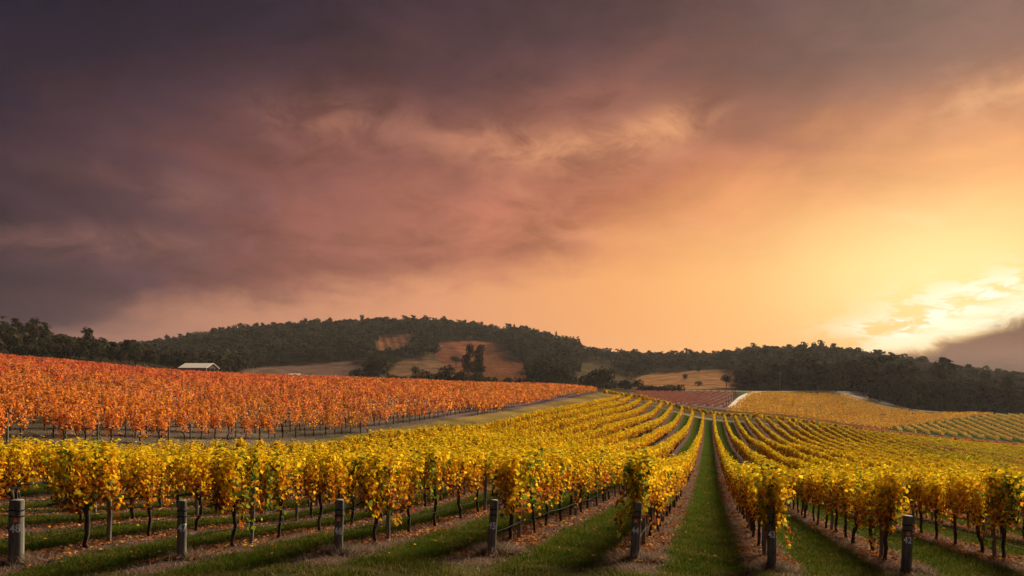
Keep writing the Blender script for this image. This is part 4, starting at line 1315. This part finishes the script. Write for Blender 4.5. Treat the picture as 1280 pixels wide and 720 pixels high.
infield = (u > np.where(v < 0, 16.6 + 0.38 * v, 17.5 + .39 * v) - 1.3) & (v > -28)
clump = vnoise(x, y, 1.7, 33)
edge_n = .34 * vnoise(x, y, .9, 71) + .22 * vnoise(x, y, .35, 72) + .10 * r.normal(size=len(x))
bare = vnoise(x, y, 3.1, 73) + .35 * r.normal(size=len(x))
keep = np.where(infield, (dr > 0.66 + edge_n) & (bare < .72), clump > -0.25 + .15 * r.normal(size=len(x)))
x, y, cl, inf = x[keep], y[keep], clump[keep], infield[keep]
n = len(x)
gc = np.array([(0.045, 0.064, 0.008), (0.066, 0.080, 0.010), (0.11, 0.10, 0.018), (0.14, 0.115, 0.03), (0.22, 0.16, 0.07)])
w_ = np.clip(r.normal(size=n) * 1.0 + np.where(inf, 1.6, 2.9) - cl * 1.9, 0, 4).astype(int)
blades('grass', x, y, r.uniform(0.04, 0.12, n) * (1 + .5 * cl), 0.006 * (1 + y / 24), gc[w_] * r.uniform(.75, 1.2, (n, 1)), 0.5, r, 'short green grass in the lanes between the rows', 'grass')
# dry straw in the weed strips and round the posts
r, x, y = scatter(90000, 11.5, 50, 2)
u, v, dr = rowdist(x, y)
clump = vnoise(x, y, 1.1, 34)
inf = (u > np.where(v < 0, 16.6 + 0.38 * v, 17.5 + .39 * v) - 2.0) & (v > -28)
keep = (dr < .62) & inf & (clump > -.5 + .4 * r.normal(size=len(x)))
x, y = x[keep], y[keep]
ex, ey = [x], [y]; hh = [r.uniform(.04, .12, len(x))]
for n_p, (qx_, qy_, qg) in post_xy.items():
    k = 1500 if n_p in (46, 45) else (900 if n_p in (44, 43) else 450)
    ax = r.normal(size=k) * .34; ay = r.normal(size=k) * .22
    ex.append(qx_ + ax + .15); ey.append(qy_ + ay + .1); hh.append(r.uniform(.08, .30, k) * np.exp(-(ax**2 + ay**2) * 2))
x = np.concatenate(ex); y = np.concatenate(ey); hh = np.concatenate(hh); n = len(x)
sc2 = np.array([(0.18, 0.12, 0.09), (0.25, 0.18, 0.13), (0.12, 0.085, 0.065), (0.33, 0.25, 0.17)])
blades('dry_grass', x, y, hh, 0.006 * (1 + y / 30), sc2[r.integers(0, 4, n)] * r.uniform(.8, 1.15, (n, 1)), 0.9, r, 'dry straw coloured grass under the vines and round the posts', 'dry grass')
# fallen leaves
r, x, y = scatter(170000, 11.5, 80, 3)
u, v, dr = rowdist(x, y)
clump = vnoise(x, y, 2.4, 35)
inf = (u > np.where(v < 0, 16.6 + 0.38 * v, 17.5 + .39 * v) - 0.2) & (v > -28)
keep = inf & ((dr < .60 + .25 * clump) & (clump > -.02 + .28 * r.normal(size=len(x))) | (r.uniform(0, 1, len(x)) < .02))
x, y = x[keep], y[keep]; n = len(x)
P = np.stack([x, y, ground(x, y) + r.uniform(.01, .05, n)], 1)
V, Q = leaves_from(P, 0.085 * (1 + np.maximum(0, y - 25) / 40), r, down=0.0, bias=np.array([(0, 0, 2.0)]))
lc_ = np.array([(0.45, 0.13, 0.04), (0.35, 0.09, 0.035), (0.50, 0.24, 0.12), (0.28, 0.12, 0.07), (0.55, 0.30, 0.05)])
o = mesh_obj('fallen_leaves', V, Q, 4, M_litter, colors=lc_[r.integers(0, 5, n)] * r.uniform(.7, 1.1, (n, 1)))
tag(o, 'fallen orange brown leaves littering the strips under the vines', 'leaves', None, 'stuff')

# ------------------------------------------------------------------ air
zlo, zhi = float(H.min()) - 1.0, float(H.max()) + 25.0
hv_, hf_ = box(0, 0, (zlo + zhi) / 2, 4900, 4900, zhi - zlo)
m = bpy.data.materials.new('evening_haze'); m.use_nodes = True; m.node_tree.nodes.clear()
N = NT(m.node_tree)
pv_ = N.n('ShaderNodeVolumePrincipled'); pv_.inputs['Color'].default_value = (0.92, 0.86, 0.84, 1)
pv_.inputs['Density'].default_value = 0.000045; pv_.inputs['Anisotropy'].default_value = 0.2
o_ = N.n('ShaderNodeOutputMaterial'); N.link(pv_.outputs[0], o_.inputs['Volume'])
hz = build('haze', [(hv_, hf_)], m, smooth=False)
tag(hz, 'thin warm evening haze over the valley', None, None, 'stuff')
print('haze', zlo, zhi)
